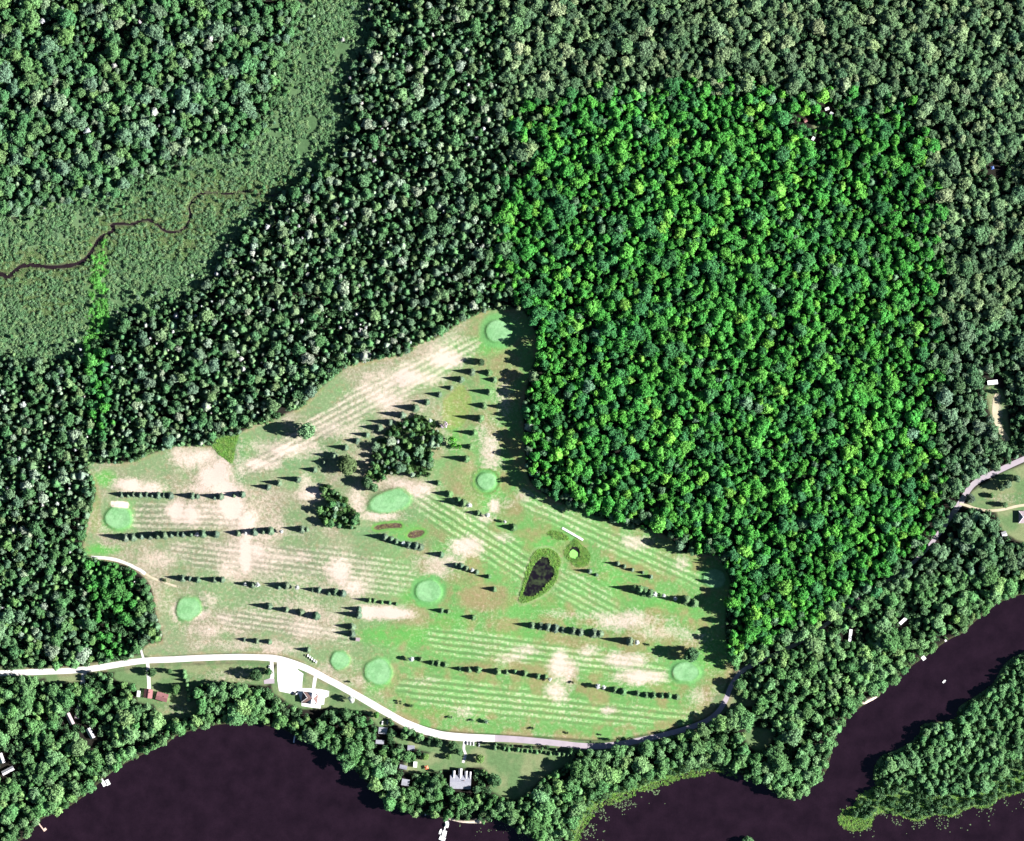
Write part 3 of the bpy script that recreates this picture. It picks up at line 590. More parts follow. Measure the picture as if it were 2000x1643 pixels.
ROWS = [
 ('spruces beside the dry diagonal fairway', 'dark spruce in the diagonal row along the long dry fairway', 5.2, SPR,
  [(922,728),(901,742),(881,757),(859,771),(834,785),(811,798),(787,811),(761,826),(740,837),(717,849),(696,861),(676,876),(652,891),(634,904),(614,919),(581,937),(546,943),(524,951)]),
 ('spruces in the column by the ringed green', 'dark spruce in the spaced column leading down to the ringed round green', 5.0, SPRG,
  [(954,728),(966,742),(957,767),(946,793),(939,818),(926,846),(919,872),(911,897)]),
 ('spruces above the sand bunker', 'small spruce in the broken row just above the white sand bunker', 4.6, SPR,
  [(239,967),(250,967),(262,967),(274,967),(286,967),(297,967),(310,968),(321,968),(332,968),(375,969),(386,969),(420,971),(432,971),(456,969),(474,966)]),
 ('spruces below the bunker green', 'spruce in the long tight row below the putting green with the bunker', 5.2, SPR,
  [(246,1051),(261,1049),(278,1048),(294,1048),(309,1047),(322,1046),(335,1044),(347,1043),(359,1044),(375,1043),(396,1044),(422,1044),(465,1042),(497,1039),(514,1038),(529,1038),(591,1034),(600,1034)]),
 ('spruces above the round dry-land green', 'spruce in the short row above the round green on dry grass', 4.6, SPR,
  [(370,1131),(387,1132),(419,1132),(434,1133),(494,1143),(358,1130)]),
 ('spruces in the middle row', 'spruce in the middle row between two pale striped fairways', 4.8, SPR,
  [(545,1146),(561,1144),(610,1152),(624,1153),(644,1158),(656,1157),(669,1159)]),
 ('four spaced spruces', 'evenly spaced spruce, one of four stepping down toward the shed', 5.4, SPR, [(527,1184),(560,1191),(589,1197),(619,1203)]),
 ('little spruces above the dry strip', 'little spruce in the short row above the bare dry strip', 3.6, SPRG, [(721,1172),(732,1173),(746,1176),(760,1178),(774,1179)]),
 ('spruces by the shed', 'spruce in the loose cluster beside the small pink shed', 5.2, SPR, [(702,1190),(700,1202),(689,1224),(689,1239)]),
 ('spruces north of the shaded bed', 'spruce in the diagonal row between the oval green and the ringed green', 5.6, SPRG, [(855,944),(877,966),(895,978),(906,984),(935,1003),(1003,1030)]),
 ('spruces below the brown beds', 'spruce in the row just below the two brown beds', 5.2, SPR, [(753,1050),(765,1055),(775,1058),(800,1064),(812,1067),(821,1068)]),
 ('spruces above the brown oval', 'spruce in the clump above the brown oval of rough', 4.8, SPR, [(891,1103),(900,1107),(910,1111),(932,1117),(862,1084)]),
 ('single spruces in the middle', 'single small spruce near the brown oval of rough', 4.0, SPRG, [(954,1126),(965,1152),(864,1194),(875,1194),(925,1206)]),
 ('spruces by the road bend', 'small spruce in the thin row west of the golf carts', 3.8, SPR, [(477,1250),(502,1252),(526,1254),(601,1269)]),
 ('spruces north of the road fairway', 'spruce in the broken row above the fairway along the road', 4.8, SPRG,
  [(822,1287),(845,1295),(857,1297),(869,1298),(899,1307),(916,1308),(934,1309),(972,1313),(989,1313),(1005,1313),(1024,1315),(1050,1321),(1065,1323)]),
 ('spruces near the eastern green', 'spruce in the tight row below the eastern putting green', 4.8, SPRG,
  [(1200,1347),(1219,1350),(1246,1355),(1262,1357),(1277,1358),(1294,1359),(1307,1360),(1322,1362)]),
 ('spruces on the long ridge row', 'tall spruce in the row above the upper southern fairway', 6.2, SPR,
  [(1040,1222),(1056,1224),(1070,1226),(1085,1227),(1100,1230),(1120,1232),(1135,1235),(1160,1237),(1172,1239),(1230,1253)]),
 ('spruces below the small eastern row', 'tall spruce in the row running into the eastern forest shade', 6.2, SPRG, [(1240,1149),(1250,1153),(1259,1157),(1270,1159),(1340,1173),(1357,1178)]),
 ('young spruces by the ditch', 'young spruce in the slanting row east of the reedy pool', 3.4, SPR, [(1206,1102),(1220,1107),(1236,1113),(1255,1119),(1272,1126),(1152,1117),(1166,1123)]),
 ('cedars screening the red house', 'slim cedar in the hedge row east of the red roofed houses', 4.4, SPRG, [(359,1312),(362,1320),(365,1329),(366,1338),(368,1347),(370,1356),(371,1366)]),
 ('cedars along the road lawn', 'small cedar in the hedge between the road and the south lawn', 3.6, SPRG, [(966+9*i, 1461+.85*i) for i in range(17)])]
for grp, lab, r_, c_, pts in ROWS:
    for px, py in pts: tree(px+random.uniform(-1.2, 1.2), py+random.uniform(-1, 1), 1.32*r_*random.uniform(.75, 1.2), 'spruce', lab, grp, jit(c_), random.uniform(.62, 1.05))
for px, py in ((386,1044),(480,1041),(550,1038),(479,1141),(504,1142),(581,1147),(787,1061),(917,987),(952,1006),(986,1019),(922,1113),(804,1287),(1074,1327),(1167,1340),(1179,1342),(1244,1254),(1279,1160),(1296,1163),(1319,1169),(687,1366)):
    near = min(ROWS, key=lambda q: min((px-a)**2+(py-b)**2 for a, b in q[4]))[0]
    tree(px, py, 5.0*random.uniform(.8, 1.2) if px != 687 else 8, 'broad', 'pale silvery white tree among the '+near if px != 687 else 'pale silvery white tree on the lawn east of the clubhouse', 'pale trees among the '+near if px != 687 else None, jit(PALE, .08), .9)
for px, py, r_, hs, c_, lab in (
 (600,842,18,.8,(.15,.27,.13),'lone wide leafy tree on the dry diagonal fairway by the northern woods'),
 (1350,1278,16,.8,(.06,.13,.06),'lone leafy tree casting a broad shadow over the eastern green'),
 (679,908,21,.42,(.09,.13,.055),'broad round olive tree west of the dark grove'),
 (717,942,12,.75,(.07,.13,.06),'leafy tree at the lower tip of the dark grove'),
 (730,952,10,.8,(.09,.17,.08),'lighter leafy tree at the lower tip of the dark grove beside the oval green'),
 (940,708,8,.8,(.045,.08,.04),'dark rounded tree at the top of the spruce row near the forest tip'),
 (344,1346,12,.6,(.07,.14,.05),'leafy tree behind the red roofed house'),(297,1313,10,.7,(.06,.12,.05),'leafy tree beside the driveway of the red roofed house'),
 (331,1311,6,.9,(.06,.12,.05),'small leafy tree between the road and the cedar hedge'),
 (831,1478,8,.6,(.14,.24,.07),'round yellow-green tree on the lawn between the small cottages and the large lake house'),
 (876,1478,6.5,.7,(.11,.2,.07),'small round tree on the lawn west of the pale drive'),(938,1482,9.5,.6,(.13,.23,.07),'round yellow-green tree on the lawn east of the pale drive'),
 (748,1470,10,.7,(.09,.19,.06),'leafy tree below the two western cottages'),(770,1488,11,.7,(.08,.17,.06),'leafy tree between the cottages and the lake shore'),
 (804,1478,10,.7,(.075,.16,.06),'leafy tree below the slate roofed cottage'),(782,1459,8,.8,(.10,.17,.08),'pale leafy tree between the cottages'),
 (765,1532,12,.7,(.09,.18,.05),'leafy tree west of the shore cottage'),(803,1552,18,.5,(.08,.17,.06),'big spreading tree below the shore cottage'),
 (848,1527,14,.6,(.055,.12,.05),'dark leafy tree between the shore cottage and the large lake house'),(931,1541,9,.8,(.075,.15,.07),'leafy tree at the corner of the large lake house'),
 (966,1524,15,.55,(.06,.13,.055),'spreading tree on the lawn east of the large lake house'),(1427,1393,11,.8,(.07,.14,.065),'leafy tree in the bend of the road at the eastern end'),
 (525,1312,8,.8,(.06,.13,.055),'leafy tree west of the parking lot'),(735,1396,7,1,(.08,.2,.05),'bright leafy tree beside the road above the cottages'),(501,1318,13,.7,(.045,.09,.04),'dark spreading tree on the dry roadside lawn'),
 (763,1428,7,.8,(.05,.1,.045),'dark tree beside the upper cottage'),(790,1437,6,.8,(.06,.12,.045),'low tree in the roadside belt by the cottages'),(815,1443,8,.7,(.06,.12,.05),'leafy tree in the roadside belt near the slate cottage'),(838,1450,7,.8,(.05,.10,.045),'dark tree in the roadside belt'),
 (858,1452,9,.8,(.05,.10,.045),'broad dark tree in the roadside belt facing the fairway'),(885,1456,11,.75,(.06,.12,.05),'broad tree beside the pale drive at the road'),(897,1468,8,.8,(.07,.14,.06),'leafy tree behind the roadside belt at the pale drive'),
 (1935,968,6,.7,(.08,.15,.06),'small round tree in the middle of the eastern lawn'),(1962,986,6.5,.9,(.11,.19,.09),'small pale tree beside the curved tan drive'),(1895,974,10,.55,(.09,.12,.085),'grey-green tree at the mouth of the curved tan drive'),
 (1967,946,9,.9,(.11,.17,.10),'grey-green tree on the eastern lawn under the road'),(1985,935,8,1,(.10,.16,.09),'tall grey-green tree beside the eastern road'),(1955,952,8,.9,(.10,.16,.09),'grey-green tree in the clump on the eastern lawn'),
 (1460,1644,13,.5,(.09,.18,.08),'round tree crown on an islet in the dark river')):
    tree(px, py, r_, 'full', lab, None, jit(tuple(q*1.25 for q in c_), .05), hs)
for px, py, r_, c_, lab, nm in ((866,829,10,(.50,.42,.48),'mauve flowering bush beside the dark grove','flowering_bush'),(882,864,13,(.09,.30,.04),'vivid green bush beside the spruce column','bush'),(895,872,8,(.09,.30,.04),'small vivid green bush below the larger vivid bush','bush'),
 (1040,1423,4,(.03,.05,.03),'dark low bush on the roadside fairway','bush'),(1108,1431,3.5,(.03,.05,.03),'dark low bush near the lilac grey road','bush'),(1173,1435,3.2,(.03,.05,.03),'smallest dark low bush near the road','bush'),(682,1332,3.5,(.03,.05,.03),'dark bush at the road edge below the practice green','bush'),
 (781,1372,5,(.05,.10,.045),'dark bush on the turf beside the road above the cottages','bush'),(804,1378,5.5,(.06,.12,.05),'second dark bush on the turf beside the road','bush'),(880,1400,4.5,(.12,.17,.11),'pale bush near the road side fairway edge','bush'),(922,1407,4,(.09,.15,.08),'small bush west of the big pale bush','bush'),(950,1409,7,(.16,.24,.17),'big pale round bush beside the road','bush'),
 (322,1134,5,(.06,.11,.045),'low dark bush beside the worn cart track','bush'),(1119,1333,4,(.05,.06,.03),'small dark bush on the bare dry patch','bush'),(1266,1259,4,(.05,.08,.04),'small dark bush beside the pale tree on the ridge row','bush')):
    tree(px, py, r_, 'bush', lab, None, c_, 1.2, nm, 'bush')

# ------------------------------------------------------------------ woods
OPEN = [GOLF, WET, LAKE, RIVER]+LAWNS
BUILT = [(290,1354,13),(317,1361,15),(271,1355,7),(139,1405,15),(177,1432,13),(183,1445,10),(4,1481,13),(16,1505,14),(748,1426,11),(748,1412,9),(742,1449,11),(803,1460,11),(788,1498,11),(792,1529,11),(900,1522,26),(918,1535,10),(612,1362,36),(566,1328,36),(811,1493,8),(833,1499,7),
 (1938,747,15),(1763,1213,12),(1660,1240,12),(1997,1010,20),(1961,1043,9),(1573,235,9),(1615,213,8),(1624,222,7),(1588,271,7),(1938,328,13),(1575,240,10),(1950,336,14),(525,1331,12),(205,1525,10),(1832,1053,10),(1700,1370,9),(1803,1285,9),(1843,1246,9),(884,1602,6),(905,1604,7),(930,1603,7)]
SHADY = [(200,668,20),(1000,350,12),(1250,80,16),(1015,510,14),(1010,335,14),(1430,640,12),(1530,1105,10),(1645,880,9),(1480,1420,26),(1440,1420,14),(1580,1420,18),(1545,1460,16),(1890,1150,10),(1850,1090,12),(1950,830,12),(1985,800,14),(1980,770,12),(1775,1090,14),(1830,1090,14),(1530,1350,14),(150,1400,10),(30,1470,14),(110,1425,12),(560,1350,6)]
def zone(x, y):
    if sd(ISLE, np.array([x]), np.array([y]), 10)[0] < 2: return 'isle'
    if y > 1290+max(0, x-1400)*-.42 and y > 1120: 
        return 'south'
    if y > 1040 and x < 330: return 'southwest'
    b = sd(BRIGHT, np.array([x]), np.array([y]), 90)[0]+random.gauss(0, 16)
    if b < 0: return 'bright'
    if x > 980+max(0, y-600)*.5: return 'northeast' if y < 620 else 'east'
    if sd(STRIPW, np.array([x]), np.array([y]), 20)[0] < random.gauss(0, 4): return 'strip'
    if y < 470 and x < 640 and y < 470-(x-0)*.25+60: return 'northwest'
    return 'middle'
SPEC = {  # mean radius px, sigma, spacing factor, height factor, palette [(weight, colour)]
 'northwest': (8.0, .42, .80, 1.0, [(.44,(.064,.146,.060)),(.28,(.088,.152,.092)),(.20,(.096,.182,.068)),(.055,(.15,.21,.13)),(.025,(.34,.35,.33))]),
 'middle': (6.0, .42, .82, 1.0, [(.38,(.066,.144,.062)),(.26,(.094,.156,.094)),(.20,(.112,.180,.084)),(.12,(.19,.24,.17)),(.04,(.34,.35,.33))]),
 'strip': (7.0, .30, .84, 1.0, [(.6,(.055,.195,.04)),(.4,(.042,.135,.045))]),
 'southwest': (6.8, .42, .78, 1.0, [(.44,(.064,.144,.058)),(.28,(.088,.152,.086)),(.19,(.098,.182,.064)),(.07,(.19,.24,.17)),(.02,(.34,.35,.33))]),
 'bright': (7.0, .40, .74, 1.0, [(.43,(.047,.184,.036)),(.27,(.038,.128,.044)),(.21,(.072,.230,.040)),(.06,(.110,.262,.045)),(.03,(.085,.165,.09))]),
 'northeast': (7.2, .42, .74, .95, [(.40,(.082,.142,.070)),(.26,(.064,.116,.060)),(.22,(.124,.190,.092)),(.12,(.165,.222,.115))]),
 'east': (7.8, .40, .78, 1.0, [(.5,(.072,.138,.068)),(.3,(.100,.165,.096)),(.2,(.056,.114,.052))]),
 'south': (9.0, .40, .78, 1.0, [(.43,(.074,.162,.060)),(.32,(.104,.192,.082)),(.13,(.056,.122,.046)),(.12,(.130,.225,.082))]),
 'isle': (7.6, .34, .70, .75, [(.5,(.082,.172,.070)),(.35,(.106,.208,.088)),(.15,(.060,.138,.054))])}
NAMES = {'northwest':'broad leafy crown in the tall woods beyond the shrub wetland','middle':'broad leafy crown in the mixed woods between the wetland and the dry diagonal fairway','strip':'vivid green crown in the narrow bright strip of wood',
 'southwest':'broad leafy crown in the woods west of the curved white cart path','bright':'broad crown in the vivid green forest east of the golf course','northeast':'broad olive crown in the woods around the vivid green forest',
 'east':'broad grey-green crown in the woods by the eastern lawn','south':'broad leafy crown in the tree belt between the road and the water','isle':'broad leafy crown on the marshy point across the river'}
ncand = 62000; cx_ = RNG.uniform(-110, 2110, ncand); cy_ = RNG.uniform(-110, 1753, ncand)
dist_open = np.min([sd(p, cx_, cy_, 40)+((fbm(cx_, cy_, 34, 123)-.5)*44 if p is WET else 0) for p in OPEN], axis=0); droad = dl(ROAD, cx_, cy_, 30)
ddrv = np.min([dl(np.array(p), cx_, cy_, 20) for L in DRIVES.values() for p, _, _ in L], axis=0)
in_is = sd(ISLE, cx_, cy_, 20); driv = sd(RIVER, cx_, cy_, 40); gapn = fbm(cx_, cy_, 38, 700); d_w = np.minimum(sd(LAKE, cx_, cy_, 40), driv)
grv = np.minimum(sd(GROVE, cx_, cy_, 20), sd(THICKET, cx_, cy_, 20))
dwet = sd(WET, cx_, cy_, 60); cells = {}; trees = []
for k in range(ncand):
    x, y = cx_[k], cy_[k]
    ingrove = grv[k] < -2
    wetm = dist_open[k] < 1 and -50 < dwet[k] < 12 and random.random() < .20*(1+min(dwet[k], 0)/50)
    if dist_open[k] < 1 and not ingrove and not wetm: continue
    if 1105 < x < 1425 and y > 1485 and driv[k] < 15 and dist_open[k] > 0: continue
    if droad[k] < 11 and not (1460 < x < 1856 and droad[k] > 4) and not (1180 < x < 1400 and droad[k] > 8): continue
    if ddrv[k] < 6: continue
    if x > 1640 and y > 1200 and x*.75+y > 2690 and d_w[k] > 0 and in_is[k] > 0: continue
    zn = zone(x, y) if not ingrove else 'southwest'
    mr, sg, sp, hf, pal = SPEC[zn]; r_ = mr*math.exp(random.gauss(0, sg)); r_ = min(max(r_, mr*.5), mr*2.0)
    if ingrove and grv[k] > -40: r_ *= .8
    if zn in ('middle', 'southwest', 'northwest') and gapn[k] < .24: continue
    if zn in ('bright', 'northeast', 'south', 'east') and gapn[k] < .17: continue
    if 0 < dist_open[k] < r_*.55 and d_w[k] > 3 and not wetm: r_ = max(3.2, dist_open[k]/.55)
    if droad[k] < r_+4 and x < 1170: r_ = max(3.5, droad[k]-6)
    if any((x-a)**2+(y-b)**2 < (c+r_*.75)**2 for a, b, c in BUILT): continue
    if any((x-a)**2+(y-b)**2 < c*c for a, b, c in SHADY): continue
    i, j = int(x//14), int(y//14); ok = True
    for a in range(i-2, i+3):
        for b in range(j-2, j+3):
            for (ox, oy, orr) in cells.get((a, b), ()):
                if (x-ox)**2+(y-oy)**2 < ((r_+orr)*sp*.86)**2: ok = False; break
            if not ok: break
        if not ok: break
    if not ok: continue
    cells.setdefault((i, j), []).append((x, y, r_))
    q = random.random(); acc = 0; col = pal[-1][1]
    for wgt, c in pal:
        acc += wgt
        if q < acc: col = c; break
    if col[0] > .3: r_ *= .55
    if zn == 'southwest' and not ingrove and sd(STRIPS, np.array([x]), np.array([y]), 20)[0] < random.gauss(0, 4): col = (.052, .15+.04*random.random(), .042)
    grow_ = {'northwest': 1.40, 'middle': 1.32, 'southwest': 1.36, 'bright': 1.42, 'northeast': 1.44, 'isle': 1.15}.get(zn, 1.36)
    if d_w[k] > 2 or zn == 'isle': r_ *= grow_ if dist_open[k] > 6 or d_w[k] < 20 else 1.1
    H = 17.0*hf*(r_/(mr*1.28))**.28*random.uniform(.84, 1.14)
    if zn == 'bright' and dist_open[k] < 26: H = max(H, 15)*1.25
    if dwet[k] < 34: H *= .45+.55*max(0., (dwet[k]+14)/48)
    if wetm: r_ = min(r_, 5.); H = random.uniform(5.5, 8.5)
    if ingrove: H = 11*random.uniform(.8, 1.15)*(r_/6)**.3
    for a, b, c in BUILT+[(1945,790,8),(1950,820,8),(1962,850,6),(905,1604,20),(163,1330,6),(1700,1370,10)]:
        dx = x-a
        if 0 < dx < 75 and abs(y-b-.1*dx) < c*.8+r_: H = min(H, .488*M*max(dx-c*.5-r_*.5, 0)+3.0)
    if H < 5.5 and d_w[k] > 2: continue
    r_ = min(r_, H*.62/M)
    lum = .80+.45*fbm(np.array([x]), np.array([y]), 60, 900)[0]
    trees.append((x, y, r_, zn if not ingrove else 'grove', H, tuple(q*1.55*lum for q in jit(col, .14))))
NAMES['grove'] = 'crown in the dark groves in the middle of the golf course'
inview = [i for i, t in enumerate(trees) if 5 < t[0] < 1995 and 5 < t[1] < 1638]
big = set(sorted(inview, key=lambda i: -trees[i][2])[:300])
LM = [(560,1420,'behind the clubhouse shore'),(230,1450,'above the western docks'),(60,1560,'beside the tan dock'),(40,1400,'south of the western end of the white road'),(420,1390,'between the red roofed houses and the lake'),(700,1460,'on the lake shore west of the cottages'),(860,1570,'around the small tan beach'),(1000,1590,'on the lake shore beside the south lawn'),(1180,1520,'on the marshy river shore under the lilac road'),
 (1340,1470,'between the lilac road bend and the river marsh'),(1540,1520,'on the wooded river point'),(1560,1320,'along the shaded road above the river'),(1700,1270,'by the white trailers above the river'),(1850,1180,'on the bank near the river docks'),(1900,1080,'below the eastern lawn'),(1880,900,'beside the bend of the eastern road'),(1930,650,'above the long white trailer'),(1920,330,'around the gap with the blue tent'),
 (1600,100,'north of the forest clearing with trailers'),(1250,80,'along the northern fringe of the vivid forest'),(900,120,'east of the upper wetland arm'),(800,450,'in the mixed wood west of the vivid forest'),(560,620,'above the dry diagonal fairway'),(330,760,'above the western dry turf'),(90,820,'south of the creek wetland'),(80,1000,'west of the sand bunker'),(90,1200,'west of the curved cart path'),(220,1220,'in the wood wedge by the cart path'),
 (100,250,'in the tall wood above the creek'),(380,180,'in the tall wood beside the upper wetland'),(300,40,'deep in the tall north-western wood'),(1100,300,'at the near corner of the vivid forest'),(1100,700,'along the vivid forest edge by the spruce column'),(1300,900,'above the forest edge fairway'),(1450,1150,'above the shaded eastern green'),(1600,1100,'in the vivid forest near the shaded road'),(1700,850,'in the eastern half of the vivid forest'),(1700,500,'in the upper east of the vivid forest'),(1400,450,'in the heart of the vivid forest'),(1620,280,'just below the clearing with trailers'),
 (800,880,'in the large dark grove'),(660,1000,'in the small wedge-shaped thicket'),(1850,1500,'on the marshy point across the river')]
def tone(c):
    r0, g0 = c[0]/max(c[1], 1e-4), c[1]
    if r0 > .8: return 'pale grey'
    if r0 < .36: return 'vivid green' if g0 > .2 else 'deep green'
    return 'dark green' if g0 < .15 else 'mid green' if g0 < .2 else 'light green' if g0 < .26 else 'yellow-green'
def tree_label(x, y, r_, c):
    w_ = min(LM, key=lambda q: (q[0]-x)**2+(q[1]-y)**2)[2]
    return ('huge ' if r_ > 20.5 else 'very wide ' if r_ > 17.5 else 'wide ' if r_ > 15.5 else 'fairly wide ')+tone(c)+' leafy crown '+w_
for i in sorted(big):
    x, y, r_, zn, hf, c = trees[i]; hs = hf/(14*r_*M/4.5)
    tree(x, y, r_, 'broad', tree_label(x, y, r_, c), tree_label(x, y, r_, c).split('leafy ')[1], c, hs)
rest = [t for i, t in enumerate(trees) if i not in big]
WLAB = {'northwest':('woodland','dense mixed green woodland beyond the shrub wetland'),'middle':('woodland','dense dark woodland with pale tree tops between wetland and golf course'),'bright':('woodland','vivid green forest filling the area east of the golf course'),
 'northeast':('woodland','olive woodland around the vivid green forest'),'south':('woodland','belt of leafy trees between road and water'),'isle':('woodland','leafy wood on the marshy point across the river'),'southwest':('woodland','dark woodland west of the curved cart path'),'grove':('grove','dark groves on the golf course')}
merge = {'strip': 'middle', 'east': 'northeast'}
for zn, (nm, lab) in WLAB.items():
    T = [t for t in rest if merge.get(t[3], t[3]) == zn]
    if not T: continue
    xs = np.array([t[0] for t in T]); ys = np.array([t[1] for t in T]); rr = np.array([t[2] for t in T])*M; n = len(T); hf = np.array([t[4] for t in T])
    zt = terrain(xs, ys); idx = RNG.integers(0, NB, n); con = RNG.random(n) < (.30 if zn in ('middle', 'southwest') else .10 if zn == 'northwest' else .03); idx[con] = RNG.integers(NB, NB+3, con.sum())
    s = np.where(con, rr/2.8*.85, rr/4.5); sz = np.where(con, hf/9.5*RNG.uniform(.85, 1.1, n), hf/14)
    scatter(nm, PC_TREE, np.stack([(xs-1000)*M, (821.5-ys)*M, zt], 1), np.stack([s, s, sz], 1), np.stack([RNG.normal(0, .04, n), RNG.normal(0, .04, n), RNG.uniform(0, 6.28, n)], 1), np.array([t[5] for t in T]), idx, lab, nm)
def under_test(x, y):
    d = np.min([sd(p, x, y, 12) for p in OPEN], axis=0); b = np.ones(len(x))
    for a_, b_, c_ in BUILT: b *= ((x-a_)**2+(y-b_)**2 > (c_+2)**2)
    return (d > 4)*(dl(ROAD, x, y, 12) > 9)*b*.75
print('trees', len(trees), 'single', len(big))
# shrubs
def scat_region(name, coll, nproto, test, bbox, spacing, smin, smax, cols, label, cat, hz=1.0, seed=1, recol=None):
    g = np.random.default_rng(seed); x0, y0, x1, y1 = bbox; xs, ys = np.meshgrid(np.arange(x0, x1, spacing), np.arange(y0, y1, spacing)); xs = xs.ravel()+g.uniform(-.6, .6, xs.size)*spacing; ys = ys.ravel()+g.uniform(-.6, .6, ys.size)*spacing
    pr = test(xs, ys); k = g.random(len(xs)) < pr; xs, ys = xs[k], ys[k]; n = len(xs); s = g.uniform(smin, smax, n)*M
    c = np.array(cols)[g.integers(0, len(cols), n)]*g.uniform(.75, 1.25, (n, 1)); z = np.maximum(terrain(xs, ys), -.85); c = c if recol is None else recol(xs, ys, c)
    return scatter(name, coll, np.stack([(xs-1000)*M, (821.5-ys)*M, z], 1), np.stack([s, s, s*hz*g.uniform(.7, 1.3, n)], 1), np.stack([np.zeros(n), np.zeros(n), g.uniform(0, 6.28, n)], 1), c, g.integers(0, nproto, n), label, cat)
scat_region('understory', PC_SHRUB, 3, under_test, (-110, -110, 2110, 1750), 8.5, 2.6, 4.6, [(.08,.17,.075),(.10,.19,.09),(.07,.15,.065)], 'low leafy understory beneath the woodland trees', 'undergrowth', 1.3, 11)
def wet_test(x, y):
    d = sd(WET, x, y, 30); c = dl(CREEK, x, y, 60); n = fbm(x, y, 45, 40); n2_ = fbm(x, y, 16, 45)
    m1 = ss(60, 12, c+(n-.5)*50); m2 = ss(1.1, .6, ell(x, y, 90, 590, 70, 26, 15)+(n-.5))
    crack = np.minimum(dl([(575,160),(605,160),(608,200),(607,262),(590,300)], x, y, 20), dl([(598,0),(600,60),(590,110)], x, y, 20))
    return (d < 14)*(c > creek_w(x)+4.0)*(1-.55*np.maximum(m1, m2))*ss(.25, .5, n2_)*(crack > 3.0)
scat_region('wetland_shrubs', PC_SHRUB, 3, wet_test, (-120, -120, 760, 720), 3.9, 1.1, 3.0, [(.155,.30,.13),(.18,.30,.155),(.22,.34,.155),(.14,.27,.125),(.115,.225,.105)], 'fine grey-green shrub thicket of the wetland along the creek', 'shrubs', .65, 3, lambda x, y, c: np.where((sd(STRIPW, x, y, 20)+(fbm(x, y, 14, 8)-.5)*22 < 2)[:, None], np.array([.13, .38, .08])*(c[:, 1:2]/.27), c))
def sedge_test(x, y):
    d = sd(WET, x, y, 30); c = dl(CREEK, x, y, 70); n = fbm(x, y, 45, 40)
    return (d < -2)*(c > creek_w(x)+.5)*np.maximum(ss(70, 20, c+(n-.5)*50), ss(1.2, .6, ell(x, y, 90, 590, 80, 32, 15)+(n-.5)))*.8
scat_region('sedge', PC_REED, 2, sedge_test, (-120, 330, 620, 680), 3.6, 1.6, 3.2, [(.15,.25,.09),(.18,.25,.11),(.12,.21,.08),(.20,.25,.12)], 'yellow-green sedge growing along the winding creek', 'sedge', .8, 15)
def edge_test(x, y):
    g_ = sd(GOLF, x, y, 20); d = np.minimum(sd(LAKE, x, y, 20), sd(RIVER, x, y, 20)); north = (x < 1000)&(y < 1100)&(x > 150)
    return np.maximum((g_ > -1)*(g_ < 9)*.5*north, (d > .5)*(d < 9)*.45*(sd(SAND[1], x, y, 8) > 2)*(sd(SAND[2], x, y, 8) > 2))
scat_region('edge_shrubs', PC_SHRUB, 3, edge_test, (-120, 590, 2120, 1750), 5.0, 1.6, 3.2, [(.11,.22,.085),(.13,.25,.10),(.16,.28,.11)], 'light green shrubs along the wood edges and water banks', 'shrubs', 1.1, 5)
def th_test(x, y): return (np.minimum(sd(THICKET, x, y, 8), sd(smooth(GROVE, 2), x, y, 8)) < 0)*.55
scat_region('grove_undergrowth', PC_SHRUB, 3, th_test, (600, 800, 880, 1050), 4.0, 1.6, 3.0, [(.06,.12,.045),(.08,.17,.05)], 'leafy undergrowth inside the course groves', 'shrubs', 1.2, 7)
def reed_test(x, y):
    a = np.minimum.reduce([np.where(sd(POND, x, y, 8) > 0, sd(PONDRIM, x, y, 8), 8), np.where(sd(POOL, x, y, 8) > 0, sd(MARSH1, x, y, 8), 8), sd(MARSH2, x, y, 8), sd(REEDTRI, x, y, 8)])
    d = sd(RIVER, x, y, 40); f = (d > -6-14*fbm(x, y, 22, 33))*(d < 20)*(x > 1110)*(x < 1440)*(y > 1485); g = (x > 1640)*(y > 1400)*(sd(ISLE, x, y, 10) > 0)*(d > -3)*(x*.75+y > 2800)*(d < 39)
    tip = (ell(x, y, 1672, 1600, 34, 26)+.5*(fbm(x, y, 12, 66)-.5) < 1)*.8
    return np.maximum.reduce([(a < -.5)*1.0, f*.55, g*.6, tip])
scat_region('reeds', PC_REED, 2, reed_test, (400, 840, 2100, 1760), 2.3, 1.4, 2.6, [(.22,.42,.08),(.17,.34,.08),(.26,.38,.11),(.15,.28,.08)], 'bright yellow-green reeds fringing the ponds and marshy banks', 'reeds', .8, 9)
def bed_test(x, y): return (np.minimum(sd(BED1, x, y, 8), sd(BED2, x, y, 8)) < -1.5)*.8
scat_region('dry_brush', PC_REED, 2, bed_test, (720, 1015, 840, 1060), 2.2, 1.2, 2.2, [(.20,.13,.10),(.14,.09,.07),(.25,.22,.10)], 'brown dead brush filling the two bare beds', 'brush', .6, 13)
